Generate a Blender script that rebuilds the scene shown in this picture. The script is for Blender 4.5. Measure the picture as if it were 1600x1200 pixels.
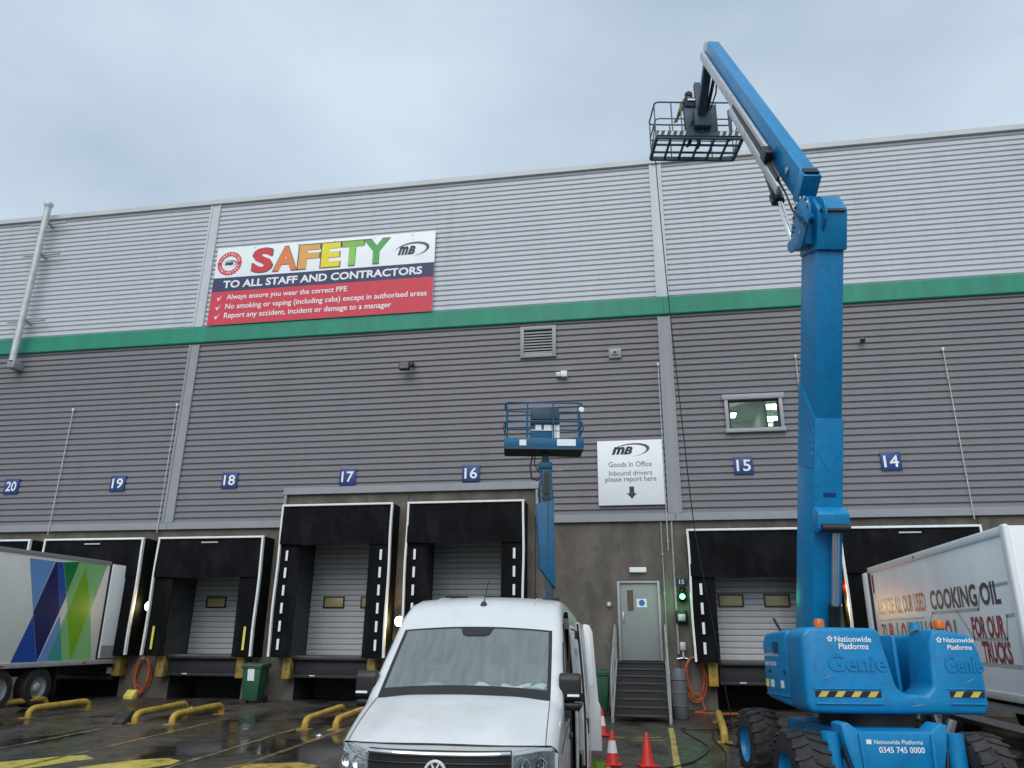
import bpy, bmesh, math, random
from mathutils import Vector, Matrix
random.seed(11)
R = math.radians
scn = bpy.context.scene
for o in list(bpy.data.objects): bpy.data.objects.remove(o)
COL = scn.collection

# ------------------------------------------------------------------ camera
YAW, PITCH, ROLL = 0.1764, 0.3330, 0.0103
cp, sp, cy, sy = math.cos(PITCH), math.sin(PITCH), math.cos(YAW), math.sin(YAW)
fwd = Vector((-sy*cp, cy*cp, sp)); rgt = Vector((cy, sy, 0)); up = rgt.cross(fwd)
r2 = math.cos(ROLL)*rgt + math.sin(ROLL)*up
u2 = -math.sin(ROLL)*rgt + math.cos(ROLL)*up
cam = bpy.data.cameras.new('camera'); camo = bpy.data.objects.new('camera', cam); COL.objects.link(camo)
M = Matrix.Identity(4)
for i in range(3):
    M[i][0] = r2[i]; M[i][1] = u2[i]; M[i][2] = -fwd[i]
M.translation = Vector((0.9363, -22.8818, 1.4674))
camo.matrix_world = M
cam.sensor_width = 36; cam.lens = 1201.9/1600*36; cam.clip_end = 3000; cam.clip_start = .05
scn.camera = camo

# ------------------------------------------------------------------ sky, sun, exposure
SUN_EL, SUN_AZ = 46, 182          # degrees; azimuth clockwise from +Y
w = bpy.data.worlds.new('World'); scn.world = w; w.use_nodes = True
nt = w.node_tree; nt.nodes.clear()
def N(t, **k):
    n = nt.nodes.new(t)
    for a, b in k.items(): setattr(n, a, b)
    return n
out = N('ShaderNodeOutputWorld'); bg = N('ShaderNodeBackground'); bg.inputs[1].default_value = 0.08
sky = N('ShaderNodeTexSky'); sky.sky_type = 'NISHITA'; sky.sun_disc = False
sky.sun_elevation = R(SUN_EL); sky.sun_rotation = R(SUN_AZ); sky.dust_density = 3.0; sky.air_density = 1.0
tc = N('ShaderNodeTexCoord'); mp = N('ShaderNodeMapping'); mp.inputs['Scale'].default_value = (1, 1, 2.2)
nz = N('ShaderNodeTexNoise'); nz.inputs['Scale'].default_value = 1.5; nz.inputs['Detail'].default_value = 5; nz.inputs['Roughness'].default_value = .5
rp = N('ShaderNodeValToRGB')
rp.color_ramp.elements[0].position = .36; rp.color_ramp.elements[0].color = (4.5, 5.65, 6.8, 1)
rp.color_ramp.elements[1].position = .66; rp.color_ramp.elements[1].color = (6.9, 8.15, 9.3, 1)
mx = N('ShaderNodeMix'); mx.data_type = 'RGBA'; mx.inputs[0].default_value = .88
L = nt.links.new
L(tc.outputs['Generated'], mp.inputs[0]); L(mp.outputs[0], nz.inputs['Vector']); L(nz.outputs['Fac'], rp.inputs[0])
L(sky.outputs[0], mx.inputs[6]); L(rp.outputs[0], mx.inputs[7]); L(mx.outputs[2], bg.inputs[0]); L(bg.outputs[0], out.inputs[0])
sl = bpy.data.lights.new('sun', 'SUN'); sl.energy = 1.5; sl.angle = R(60); sl.color = (1, .97, .93)
so = bpy.data.objects.new('sun', sl); COL.objects.link(so); so.location = (0, -30, 40)
sd = Vector((math.sin(R(SUN_AZ))*math.cos(R(SUN_EL)), math.cos(R(SUN_AZ))*math.cos(R(SUN_EL)), math.sin(R(SUN_EL))))
so.rotation_euler = (-sd).to_track_quat('-Z', 'Y').to_euler()
vs = scn.view_settings
vs.view_transform = 'Standard'; vs.look = 'None'; vs.exposure = 0.38; vs.gamma = 1; vs.use_curve_mapping = False
scn.render.engine = 'CYCLES'
scn.cycles.max_bounces = 6; scn.cycles.transparent_max_bounces = 8

# ------------------------------------------------------------------ helpers
def V(*a): return Vector(a)
class MB:
    def __init__(s): s.v = []; s.f = []; s.mi = []
    def add(s, vs, fs, mi=0):
        n = len(s.v); s.v += [tuple(p) for p in vs]
        for f in fs: s.f.append(tuple(i+n for i in f)); s.mi.append(mi)
        return s
    def box(s, x0, x1, y0, y1, z0, z1, mi=0):
        return s.add([(x0,y0,z0),(x1,y0,z0),(x1,y1,z0),(x0,y1,z0),(x0,y0,z1),(x1,y0,z1),(x1,y1,z1),(x0,y1,z1)],
                     [(0,3,2,1),(4,5,6,7),(0,1,5,4),(1,2,6,5),(2,3,7,6),(3,0,4,7)], mi)
    def beam(s, a, b, w, h, up=(0,0,1), mi=0, w2=None, h2=None):
        a, b = Vector(a), Vector(b); d = (b-a).normalized(); up = Vector(up)
        x = d.cross(up)
        if x.length < 1e-4: x = d.cross(Vector((0,1,0)))
        x.normalize(); z = x.cross(d); w2 = w if w2 is None else w2; h2 = h if h2 is None else h2
        vs = []
        for p, ww, hh in ((a, w, h), (b, w2, h2)):
            for i, j in ((-1,-1),(1,-1),(1,1),(-1,1)): vs.append(p + x*i*ww/2 + z*j*hh/2)
        return s.add(vs, [(0,1,2,3),(7,6,5,4),(0,4,5,1),(1,5,6,2),(2,6,7,3),(3,7,4,0)], mi)
    def tube(s, pts, r, n=8, mi=0, closed=False):
        pts = [Vector(p) for p in pts]; rings = []; m = len(pts); prev = None
        for i, p in enumerate(pts):
            a = pts[i-1] if (i > 0 or closed) else p; b = pts[(i+1) % m] if (i < m-1 or closed) else p
            t = (b-a).normalized()
            if prev is None:
                x = t.cross(Vector((0,0,1)))
                if x.length < .05: x = t.cross(Vector((1,0,0)))
            else: x = prev - t*prev.dot(t)
            x.normalize(); prev = x; y = t.cross(x); rr = r[i] if isinstance(r, (list, tuple)) else r
            rings.append([p + x*math.cos(k*2*math.pi/n)*rr + y*math.sin(k*2*math.pi/n)*rr for k in range(n)])
        vs = [q for g in rings for q in g]; fs = []
        for i in range(m if closed else m-1):
            j = (i+1) % m
            for k in range(n): fs.append((i*n+k, i*n+(k+1) % n, j*n+(k+1) % n, j*n+k))
        if not closed:
            fs.append(tuple(range(n-1, -1, -1))); fs.append(tuple((m-1)*n+k for k in range(n)))
        return s.add(vs, fs, mi)
    def cyl(s, a, b, r, n=20, r2=None, mi=0): return s.tube([a, b], [r, r if r2 is None else r2], n, mi)
    def lathe(s, prof, c, ax='z', n=24, mi=0):
        vs = []; m = len(prof); c = Vector(c)
        for k in range(n):
            t = 2*math.pi*k/n
            for r, h in prof:
                if ax == 'z': p = (r*math.cos(t), r*math.sin(t), h)
                elif ax == 'x': p = (h, r*math.cos(t), r*math.sin(t))
                else: p = (r*math.cos(t), h, r*math.sin(t))
                vs.append(c+Vector(p))
        fs = []
        for k in range(n):
            for i in range(m-1):
                fs.append((k*m+i, ((k+1) % n)*m+i, ((k+1) % n)*m+i+1, k*m+i+1))
        return s.add(vs, fs, mi)
    def prism(s, poly, f0, f1, mi=0):
        """poly: 2-D points; f0/f1 map (a,b) to the two end faces"""
        n = len(poly)
        vs = [f0(*p) for p in poly]+[f1(*p) for p in poly]
        fs = [tuple(range(n-1, -1, -1)), tuple(range(n, 2*n))]+[(i, (i+1) % n, n+(i+1) % n, n+i) for i in range(n)]
        return s.add(vs, fs, mi)
    def xz(s, poly, y0, y1, mi=0): return s.prism(poly, lambda a, b: (a, y0, b), lambda a, b: (a, y1, b), mi)
    def yz(s, poly, x0, x1, mi=0): return s.prism(poly, lambda a, b: (x0, a, b), lambda a, b: (x1, a, b), mi)
    def xy(s, poly, z0, z1, mi=0): return s.prism(poly, lambda a, b: (a, b, z0), lambda a, b: (a, b, z1), mi)
    def grid(s, fn, nu, nv, mi=0):
        s.add([fn(i/nu, j/nv) for j in range(nv+1) for i in range(nu+1)],
              [(j*(nu+1)+i, j*(nu+1)+i+1, (j+1)*(nu+1)+i+1, (j+1)*(nu+1)+i) for j in range(nv) for i in range(nu)], mi); return s
    def mesh(s, name, mats, bevel=0, seg=2, recalc=True, smooth=35):
        me = bpy.data.meshes.new(name); me.from_pydata(s.v, [], s.f)
        me.polygons.foreach_set('material_index', s.mi)
        if recalc or bevel:
            bm = bmesh.new(); bm.from_mesh(me)
            if recalc: bmesh.ops.recalc_face_normals(bm, faces=bm.faces)
            if bevel:
                ed = [e for e in bm.edges if len(e.link_faces) == 2 and e.calc_face_angle(0) > R(25)]
                bmesh.ops.bevel(bm, geom=ed, offset=bevel, segments=seg, profile=.5, affect='EDGES', clamp_overlap=True)
            bm.to_mesh(me); bm.free()
        for m in (mats if isinstance(mats, (list, tuple)) else [mats]): me.materials.append(m)
        if smooth:
            me.shade_smooth(); me.set_sharp_from_angle(angle=R(smooth))
        return me
    def build(s, name, mats, parent=None, bevel=0, seg=2, recalc=True, smooth=35):
        return link(name, s.mesh(name, mats, bevel, seg, recalc, smooth), parent)
def link(name, me, parent=None, loc=None):
    o = bpy.data.objects.new(name, me); COL.objects.link(o)
    if parent: o.parent = parent
    if loc: o.location = loc
    return o
def tag(o, label=None, cat=None, group=None, kind=None):
    if label: o['label'] = label
    if cat: o['category'] = cat
    if group: o['group'] = group
    if kind: o['kind'] = kind
    return o
def thing(name, label, cat, loc=(0,0,0), rz=0, group=None, rx=0):
    o = bpy.data.objects.new(name, None); COL.objects.link(o)
    o.location = loc; o.rotation_euler = (rx, 0, rz); o.empty_display_size = .2
    return tag(o, label, cat, group)
def copy_tree(o, parent=None):
    c = o.copy(); COL.objects.link(c); c.parent = parent
    for ch in [x for x in bpy.data.objects if x.parent == o]: copy_tree(ch, c)
    return c

def srgb(r, g, b):
    f = lambda c: (c/255/12.92 if c/255 <= .04045 else ((c/255+.055)/1.055)**2.4)
    return (f(r), f(g), f(b))
def mat(name, col, rough=.5, metal=0, var=.12, vscale=3, bump=0, bscale=60, spec=.5, dirt=None, dscale=1.2, damt=.5, stretch=(1,1,1), emit=0, coat=0, rvar=0):
    m = bpy.data.materials.new(name); m.use_nodes = True; t = m.node_tree; b = t.nodes['Principled BSDF']
    b.inputs['Roughness'].default_value = rough; b.inputs['Metallic'].default_value = metal
    b.inputs['Specular IOR Level'].default_value = spec; b.inputs['Coat Weight'].default_value = coat
    c4 = (*col, 1)
    if emit:
        b.inputs['Emission Color'].default_value = c4; b.inputs['Emission Strength'].default_value = emit
    t_ = t.nodes.new('ShaderNodeTexCoord'); mp = t.nodes.new('ShaderNodeMapping'); mp.inputs['Scale'].default_value = stretch
    t.links.new(t_.outputs['Object'], mp.inputs[0])
    n = t.nodes.new('ShaderNodeTexNoise'); n.inputs['Scale'].default_value = vscale; n.inputs['Detail'].default_value = 6
    t.links.new(mp.outputs[0], n.inputs['Vector'])
    r = t.nodes.new('ShaderNodeValToRGB'); r.color_ramp.elements[0].position = .3; r.color_ramp.elements[1].position = .7
    r.color_ramp.elements[0].color = tuple(x*(1-var) for x in col)+(1,); r.color_ramp.elements[1].color = tuple(min(1, x*(1+var)) for x in col)+(1,)
    t.links.new(n.outputs['Fac'], r.inputs[0]); src = r.outputs[0]
    if dirt:
        n2 = t.nodes.new('ShaderNodeTexNoise'); n2.inputs['Scale'].default_value = dscale; n2.inputs['Detail'].default_value = 9; n2.inputs['Roughness'].default_value = .68
        t.links.new(mp.outputs[0], n2.inputs['Vector'])
        r2_ = t.nodes.new('ShaderNodeValToRGB'); r2_.color_ramp.elements[0].position = .48; r2_.color_ramp.elements[1].position = .68
        r2_.color_ramp.elements[0].color = (0,0,0,1); r2_.color_ramp.elements[1].color = (damt,)*3+(1,)
        t.links.new(n2.outputs['Fac'], r2_.inputs[0])
        mxn = t.nodes.new('ShaderNodeMix'); mxn.data_type = 'RGBA'; mxn.inputs[7].default_value = (*dirt, 1)
        t.links.new(r2_.outputs[0], mxn.inputs[0]); t.links.new(src, mxn.inputs[6]); src = mxn.outputs[2]
    t.links.new(src, b.inputs['Base Color'])
    if rvar:
        mr = t.nodes.new('ShaderNodeMapRange'); mr.inputs[1].default_value = .3; mr.inputs[2].default_value = .7
        mr.inputs[3].default_value = max(.02, rough-rvar); mr.inputs[4].default_value = min(1, rough+rvar)
        t.links.new(n.outputs['Fac'], mr.inputs[0]); t.links.new(mr.outputs[0], b.inputs['Roughness'])
    if bump:
        n3 = t.nodes.new('ShaderNodeTexNoise'); n3.inputs['Scale'].default_value = bscale; n3.inputs['Detail'].default_value = 3
        t.links.new(mp.outputs[0], n3.inputs['Vector'])
        bp = t.nodes.new('ShaderNodeBump'); bp.inputs['Strength'].default_value = bump; bp.inputs['Distance'].default_value = .01
        t.links.new(n3.outputs['Fac'], bp.inputs['Height']); t.links.new(bp.outputs[0], b.inputs['Normal'])
    return m
def glass(name, tint, refl=1.0, rough=.0):
    m = bpy.data.materials.new(name); m.use_nodes = True; t = m.node_tree; t.nodes.clear()
    o = t.nodes.new('ShaderNodeOutputMaterial'); mx_ = t.nodes.new('ShaderNodeMixShader')
    a = t.nodes.new('ShaderNodeBsdfTransparent'); a.inputs[0].default_value = (*tint, 1)
    g = t.nodes.new('ShaderNodeBsdfGlossy'); g.inputs['Roughness'].default_value = rough; g.inputs[0].default_value = (refl,)*3+(1,)
    fr = t.nodes.new('ShaderNodeFresnel'); fr.inputs[0].default_value = 1.52
    t.links.new(fr.outputs[0], mx_.inputs[0]); t.links.new(a.outputs[0], mx_.inputs[1]); t.links.new(g.outputs[0], mx_.inputs[2]); t.links.new(mx_.outputs[0], o.inputs[0])
    return m

m_clad_lo = mat('cladding_grey', (.20,.195,.213), .5, .0, .10, .9, dirt=(.150,.145,.155), dscale=.9, damt=.5, bump=.3, bscale=1.6, stretch=(1.3,1,.14))
m_clad_up = mat('cladding_silver', (.545,.575,.615), .45, .0, .07, .8, dirt=(.40,.42,.45), dscale=.8, damt=.5, bump=.3, bscale=1.6, stretch=(1.3,1,.14))
m_trim_lo = mat('trim_grey', (.27,.285,.305), .4, 0, .06, 2)
m_trim_up = mat('trim_silver', (.52,.56,.59), .4, 0, .05, 2)
m_coping = mat('coping', (.52,.55,.56), .45, 0, .06, 1)
m_green = mat('green_band', (.005,.235,.145), .5, 0, .14, 1.2, dirt=(.02,.17,.12), dscale=1.3, damt=.6, stretch=(1.6,1,.3))
m_conc = mat('concrete_wall', (.115,.100,.083), .85, 0, .28, 1.4, bump=.45, bscale=30, dirt=(.235,.215,.185), dscale=1.6, damt=.45, stretch=(1.1,1,.65))
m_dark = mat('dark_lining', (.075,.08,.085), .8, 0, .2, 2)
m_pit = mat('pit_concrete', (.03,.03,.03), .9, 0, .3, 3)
m_black = mat('shelter_rubber', (.0035,.0038,.005), .75, 0, .45, 2.2, bump=.35, bscale=4, spec=.12, dirt=(.017,.018,.021), dscale=1.6, damt=.6, stretch=(1,1,.5))
m_blackgreen = mat('shelter_side', (.004,.007,.006), .7, 0, .3, 2, spec=.15)
m_white = mat('white_paint', (.80,.82,.83), .4, 0, .06, 4, dirt=(.55,.55,.52), dscale=3, damt=.4)
m_sign = mat('sign_white', (.80,.84,.86), .4, 0, .03, 2)
m_door = mat('slat_grey', (.46,.48,.50), .5, 0, .06, 3, dirt=(.30,.30,.29), dscale=2, damt=.4)
m_blk = mat('black_plastic', (.012,.012,.013), .45, 0, .2, 5)
m_rubber = mat('tyre_rubber', (.018,.018,.020), .75, 0, .3, 8, bump=.3, bscale=40, dirt=(.05,.045,.04), dscale=4, damt=.6)
m_yel = mat('yellow_paint', (.44,.29,.045), .5, 0, .2, 3, dirt=(.13,.09,.04), dscale=4, damt=.85)
m_yelb = mat('yellow_bumper_worn', (.36,.24,.05), .6, 0, .25, 4, dirt=(.07,.05,.03), dscale=4, damt=1.0)
m_yelref = mat('yellow_reflector', (.75,.66,.12), .5, 0, .08, 5)
m_blue = mat('lift_blue', (.002,.215,.48), .36, 0, .05, 1.2, dirt=(.02,.09,.19), dscale=9, damt=.42, coat=.0, rvar=.10, spec=.42, bump=.06, bscale=40)
m_blue2 = mat('lift_blue_small', (.003,.105,.23), .45, 0, .12, 2, dirt=(.02,.07,.12), dscale=6, damt=.5, spec=.35)
m_rail = mat('rail_grey_blue', (.10,.13,.16), .55, 0, .15, 6)
m_bluedk = mat('lift_blue_weathered', (.02,.06,.10), .55, 0, .2, 4, dirt=(.04,.045,.05), dscale=5, damt=.7)
m_steel = mat('bare_steel', (.55,.56,.57), .3, .8, .08, 6)
m_chrome = mat('chrome', (.85,.86,.87), .08, 1, .02, 6)
m_grey = mat('grey_metal', (.36,.38,.39), .5, .2, .1, 5, dirt=(.2,.19,.18), dscale=5, damt=.5)
m_greylt = mat('grey_light_metal', (.55,.56,.57), .45, .2, .1, 5, dirt=(.3,.29,.28), dscale=4, damt=.6)
m_bin = mat('bin_green', (.012,.085,.045), .5, 0, .12, 5, dirt=(.03,.06,.04), dscale=6, damt=.5)
m_bingrey = mat('bin_grey', (.10,.11,.12), .55, 0, .12, 5)
m_orange = mat('hose_orange', (.52,.12,.045), .5, 0, .2, 8)
m_red = mat('cone_red', (.62,.022,.018), .5, 0, .10, 6, dirt=(.25,.03,.03), dscale=8, damt=.5)
m_van = mat('van_white', (.63,.65,.67), .25, 0, .03, 2, coat=.4, dirt=(.50,.50,.48), dscale=2.6, damt=.35, bump=.10, bscale=170)
m_trl = mat('trailer_white', (.90,.905,.87), .6, 0, .03, 1.5, dirt=(.74,.73,.68), dscale=1.6, damt=.4, spec=.1, stretch=(1,1,.3))
m_trr = mat('trailer_pale', (.84,.88,.90), .5, 0, .03, 1.5, dirt=(.70,.73,.73), dscale=1.4, damt=.4, spec=.3, stretch=(1,1,.3))
m_chassis = mat('chassis_dark', (.016,.018,.022), .6, 0, .3, 4)
m_skin = mat('skin', (.45,.27,.19), .6, 0, .05, 8)
m_hivis = mat('hi_vis', (.15,.30,.04), .6, 0, .1, 8)
m_navy = mat('navy_cloth', (.012,.022,.045), .8, 0, .15, 8)
m_hair = mat('hair_dark', (.03,.02,.014), .7, 0, .2, 20)
m_doorgrey = mat('personnel_door', (.25,.275,.27), .5, 0, .05, 3, dirt=(.18,.19,.18), dscale=3, damt=.4)
m_frame_w = mat('window_frame', (.33,.35,.37), .45, 0, .05, 3)
m_glass = glass('window_glass', (.80,.90,.86), .9)
def mist_sheen_glass(name):
    m = glass(name, (.74,.88,.85), 1.0); t = m.node_tree; out_ = [n for n in t.nodes if n.type == 'OUTPUT_MATERIAL'][0]; mx0 = [n for n in t.nodes if n.type == 'MIX_SHADER'][0]
    d = t.nodes.new('ShaderNodeBsdfDiffuse'); d.inputs[0].default_value = (.72,.84,.84,1); mx1 = t.nodes.new('ShaderNodeMixShader')  # pale diffuse layer: mist and sky sheen put into the glass colour
    tc_ = t.nodes.new('ShaderNodeTexCoord'); mp_ = t.nodes.new('ShaderNodeMapping'); mp_.inputs['Scale'].default_value = (7,1.1,1.1)
    n_ = t.nodes.new('ShaderNodeTexNoise'); n_.inputs['Scale'].default_value = 2.2; n_.inputs['Detail'].default_value = 4; n_.inputs['Roughness'].default_value = .5
    mr_ = t.nodes.new('ShaderNodeMapRange'); mr_.inputs[1].default_value = .3; mr_.inputs[2].default_value = .75; mr_.inputs[3].default_value = .17; mr_.inputs[4].default_value = .24
    l_ = t.links.new; l_(tc_.outputs['Object'], mp_.inputs[0]); l_(mp_.outputs[0], n_.inputs['Vector']); l_(n_.outputs['Fac'], mr_.inputs[0]); l_(mr_.outputs[0], mx1.inputs[0])
    l_(mx0.outputs[0], mx1.inputs[1]); l_(d.outputs[0], mx1.inputs[2]); l_(mx1.outputs[0], out_.inputs[0]); return m
m_screen = mist_sheen_glass('mist_sheen_windscreen'); m_clear = glass('clear_lens', (.8,.85,.85), 1.0)
m_dkglass = mat('dark_glass', (.012,.014,.016), .06, 0, .1, 3, spec=.6)
m_vision = mat('dim_vision_pane', (.42,.36,.18), .35, 0, .12, 2)
M_INK = {}
def ink(r, g, b, rough=.5):
    k = (r, g, b)
    if k not in M_INK: M_INK[k] = mat('print_%d_%d_%d' % k, srgb(r, g, b), rough, 0, .05, 3)
    return M_INK[k]

# flat lettering made from text outlines
def lettering(s, parent, material, w, origin, ux, uy, asp=1, shear=0, bold=0, name='lettering', h=None, centre=True, extrude=0):
    cu = bpy.data.curves.new('txt', 'FONT'); cu.body = s; cu.resolution_u = 3; cu.shear = shear; cu.offset = bold; cu.extrude = extrude
    to = bpy.data.objects.new('txt', cu); me = bpy.data.meshes.new_from_object(to)
    bpy.data.objects.remove(to); bpy.data.curves.remove(cu)
    xs = [v.co.x for v in me.vertices]; ys = [v.co.y for v in me.vertices]
    x0, x1, y0, y1 = min(xs), max(xs), min(ys), max(ys)
    sx = w/(x1-x0); sy_ = (h/(y1-y0)) if h else sx*asp
    o_, ux, uy = Vector(origin), Vector(ux), Vector(uy); nn = ux.cross(uy)
    cx = (x0+x1)/2 if centre else x0; cyy = (y0+y1)/2 if centre else y0
    for v in me.vertices:
        v.co = o_ + ux*(v.co.x-cx)*sx + uy*(v.co.y-cyy)*sy_ + nn*v.co.z*sx
    me.name = name; me.materials.clear(); me.materials.append(material)
    if ' ' not in s: return link(name, me, parent)
    # one mesh per word: split where the gap between letters is a space
    n = len(me.vertices); root = list(range(n))
    def find(i):
        while root[i] != i: root[i] = root[root[i]]; i = root[i]
        return i
    for e in me.edges: root[find(e.vertices[0])] = find(e.vertices[1])
    xs_ = [(v.co-o_).dot(ux) for v in me.vertices]; ext = {}
    for i in range(n):
        r_ = find(i); a_ = ext.get(r_, (9e9, -9e9)); ext[r_] = (min(a_[0], xs_[i]), max(a_[1], xs_[i]))
    order = sorted(ext, key=lambda r_: ext[r_][0]); nw = len(s.split()); gaps = []; hi_ = ext[order[0]][1]
    for a_, b_ in zip(order, order[1:]):
        gaps.append((ext[b_][0]-hi_, b_)); hi_ = max(hi_, ext[b_][1])
    cuts = {b_ for _, b_ in sorted(gaps, reverse=True)[:nw-1]}; wi = {}; k_ = 0
    for r_ in order:
        if r_ in cuts: k_ += 1
        wi[r_] = k_
    last = None
    for k_ in range(nw):
        idx = {}; vs_l = []; fs_l = []
        for p_ in me.polygons:
            if wi[find(p_.vertices[0])] != k_: continue
            f_ = []
            for i in p_.vertices:
                if i not in idx: idx[i] = len(vs_l); vs_l.append(tuple(me.vertices[i].co))
                f_.append(idx[i])
            fs_l.append(f_)
        if not fs_l: continue
        m2 = bpy.data.meshes.new(name); m2.from_pydata(vs_l, [], fs_l); m2.materials.append(material); last = link(name, m2, parent)
    bpy.data.meshes.remove(me)
    return last
def poly_plate(name, pts, material, parent, nrm, t=.003):
    """thin plate: polygon pts (3-D), thickness t along nrm"""
    nrm = Vector(nrm); mb = MB(); n = len(pts)
    a = [Vector(p) for p in pts]; b = [p+nrm*t for p in a]
    mb.add(a+b, [tuple(range(n-1,-1,-1)), tuple(range(n,2*n))]+[(i,(i+1)%n,n+(i+1)%n,n+i) for i in range(n)])
    return mb.build(name, material, parent, smooth=0)
FX, FZ = (1,0,0), (0,0,1)
def swoosh(parent, material, cx, cz, a, b, y, tilt=.0, name='swoosh'):
    """tapering crescent: the logo's orbit ring"""
    mb = MB(); n = 40; vs = []; fs = []
    for i in range(n+1):
        t = R(168) - R(255)*i/n
        k = .02+.20*max(0, math.sin(math.pi*(i/n)**.9))**1.3
        for s_ in (1, 1-k):
            x = a*math.cos(t)*(s_ if math.cos(t) > 0 else .5+.5*s_) ; z = b*math.sin(t)*s_
            vs.append((cx + x*math.cos(tilt)-z*math.sin(tilt), y, cz + x*math.sin(tilt)+z*math.cos(tilt)))
    for i in range(n): fs.append((2*i, 2*i+1, 2*i+3, 2*i+2))
    mb.add(vs, fs); return mb.build(name, material, parent, smooth=0)
def ground_z(y): return .036*y if -15 <= y <= 0 else (-.54 if y < -15 else 0)

# ================================================================== GROUND
def ground_material():
    m = bpy.data.materials.new('wet_yard'); m.use_nodes = True; t = m.node_tree; b = t.nodes['Principled BSDF']
    tc = t.nodes.new('ShaderNodeTexCoord')
    def noise(sc, det, ro=.55, st=(1,1,1)):
        mp = t.nodes.new('ShaderNodeMapping'); mp.inputs['Scale'].default_value = st
        n = t.nodes.new('ShaderNodeTexNoise'); n.inputs['Scale'].default_value = sc; n.inputs['Detail'].default_value = det; n.inputs['Roughness'].default_value = ro
        t.links.new(tc.outputs['Object'], mp.inputs[0]); t.links.new(mp.outputs[0], n.inputs['Vector']); return n
    def ramp(n, a, b_, ca, cb):
        r = t.nodes.new('ShaderNodeValToRGB'); e = r.color_ramp.elements
        e[0].position = a; e[1].position = b_; e[0].color = (*ca, 1); e[1].color = (*cb, 1)
        t.links.new(n.outputs['Fac'], r.inputs[0]); return r
    big = noise(.55, 7, .6, (1, .55, 1)); fine = noise(45, 4); mid = noise(3.2, 6, .65)
    base = ramp(mid, .32, .72, (.026,.023,.019), (.095,.084,.067))
    wet = ramp(big, .44, .60, (0,0,0), (1,1,1))
    mxc = t.nodes.new('ShaderNodeMix'); mxc.data_type = 'RGBA'; mxc.blend_type = 'MULTIPLY'; mxc.inputs[0].default_value = 1
    dk = ramp(big, .40, .60, (1,1,1), (.50,.50,.50))
    t.links.new(base.outputs[0], mxc.inputs[6]); t.links.new(dk.outputs[0], mxc.inputs[7]); t.links.new(mxc.outputs[2], b.inputs['Base Color'])
    rr = t.nodes.new('ShaderNodeMapRange'); rr.inputs[3].default_value = .50; rr.inputs[4].default_value = .06
    t.links.new(wet.outputs[0], rr.inputs[0]); t.links.new(rr.outputs[0], b.inputs['Roughness'])
    bs = t.nodes.new('ShaderNodeMapRange'); bs.inputs[3].default_value = .55; bs.inputs[4].default_value = .03
    t.links.new(wet.outputs[0], bs.inputs[0])
    bp = t.nodes.new('ShaderNodeBump'); bp.inputs['Distance'].default_value = .012
    t.links.new(bs.outputs[0], bp.inputs['Strength']); t.links.new(fine.outputs['Fac'], bp.inputs['Height']); t.links.new(bp.outputs[0], b.inputs['Normal'])
    return m
m_yard = ground_material()
mb = MB(); ys = [-700, -120, -40, -15, -7, -3.5, 0, 60, 700]; xs = [-700, -60, -20, 0, 15, 40, 700]
mb.add([(x, y, ground_z(y)) for y in ys for x in xs], [(j*7+i, j*7+i+1, (j+1)*7+i+1, (j+1)*7+i) for j in range(8) for i in range(6)])
ground = tag(mb.build('ground', m_yard, smooth=0), 'wet dark concrete yard in front of the loading docks', 'yard', kind='structure')

def worn_paint(name, col, lo=.42, hi=.55):
    m = bpy.data.materials.new(name); m.use_nodes = True; t = m.node_tree; b = t.nodes['Principled BSDF']
    tc = t.nodes.new('ShaderNodeTexCoord'); n = t.nodes.new('ShaderNodeTexNoise'); n.inputs['Scale'].default_value = 3.5; n.inputs['Detail'].default_value = 8; n.inputs['Roughness'].default_value = .7
    t.links.new(tc.outputs['Object'], n.inputs['Vector'])
    r = t.nodes.new('ShaderNodeValToRGB'); e = r.color_ramp.elements; e[0].position = lo; e[1].position = hi
    e[0].color = (.06,.052,.038,1); e[1].color = (*col, 1)
    t.links.new(n.outputs['Fac'], r.inputs[0]); t.links.new(r.outputs[0], b.inputs['Base Color']); b.inputs['Roughness'].default_value = .3
    return m
m_line = worn_paint('worn_yellow_line', (.34,.25,.10), .42, .62)
m_line2 = worn_paint('clear_yellow_line', (.50,.36,.07), .36, .5)
m_patch = worn_paint('yellow_patch', (.55,.46,.09), .30, .50)
def ground_strip(name, pts, material, dz=.005):
    mb = MB(); mb.add([(x, y, ground_z(y)+dz) for x, y in pts], [tuple(range(len(pts)))]); return mb.build(name, material, ground, smooth=0)
for xl, y0, y1, m in [(-15.0,-13,-5,m_line),(-10.97,-13,-5.6,m_line),(-9.2,-13,-4.2,m_line),(-6.84,-13,-5.0,m_line),(-5.78,-13,-5.2,m_line),(1.22,-13,-3.9,m_line2),(2.55,-13,-6.2,m_line),(5.2,-13,-5,m_line)]:
    n = 8; ptsL = []; ptsR = []
    for i in range(n+1):
        y = y0+(y1-y0)*i/n; ptsL.append((xl-.055+random.uniform(-.008,.008), y)); ptsR.append((xl+.055+random.uniform(-.008,.008), y))
    ground_strip('painted_line', ptsL+ptsR[::-1], m)
ground_strip('painted_patch', [(-10.2,-10.95),(-9.75,-10.3),(-9.25,-9.75),(-8.95,-9.55),(-8.55,-9.85),(-8.75,-10.2),(-8.95,-10.8),(-9.3,-11.2)], m_patch)
ground_strip('painted_patch', [(-8.3,-10.7),(-7.95,-10.1),(-7.7,-9.75),(-7.35,-9.55),(-7.0,-9.75),(-6.95,-10.1),(-7.3,-10.75),(-7.8,-11.2)], m_patch)
ground_strip('painted_patch', [(-6.0,-10.3),(-5.8,-9.85),(-5.0,-9.5),(-4.5,-9.75),(-4.6,-10.3)], m_line2)
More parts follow.
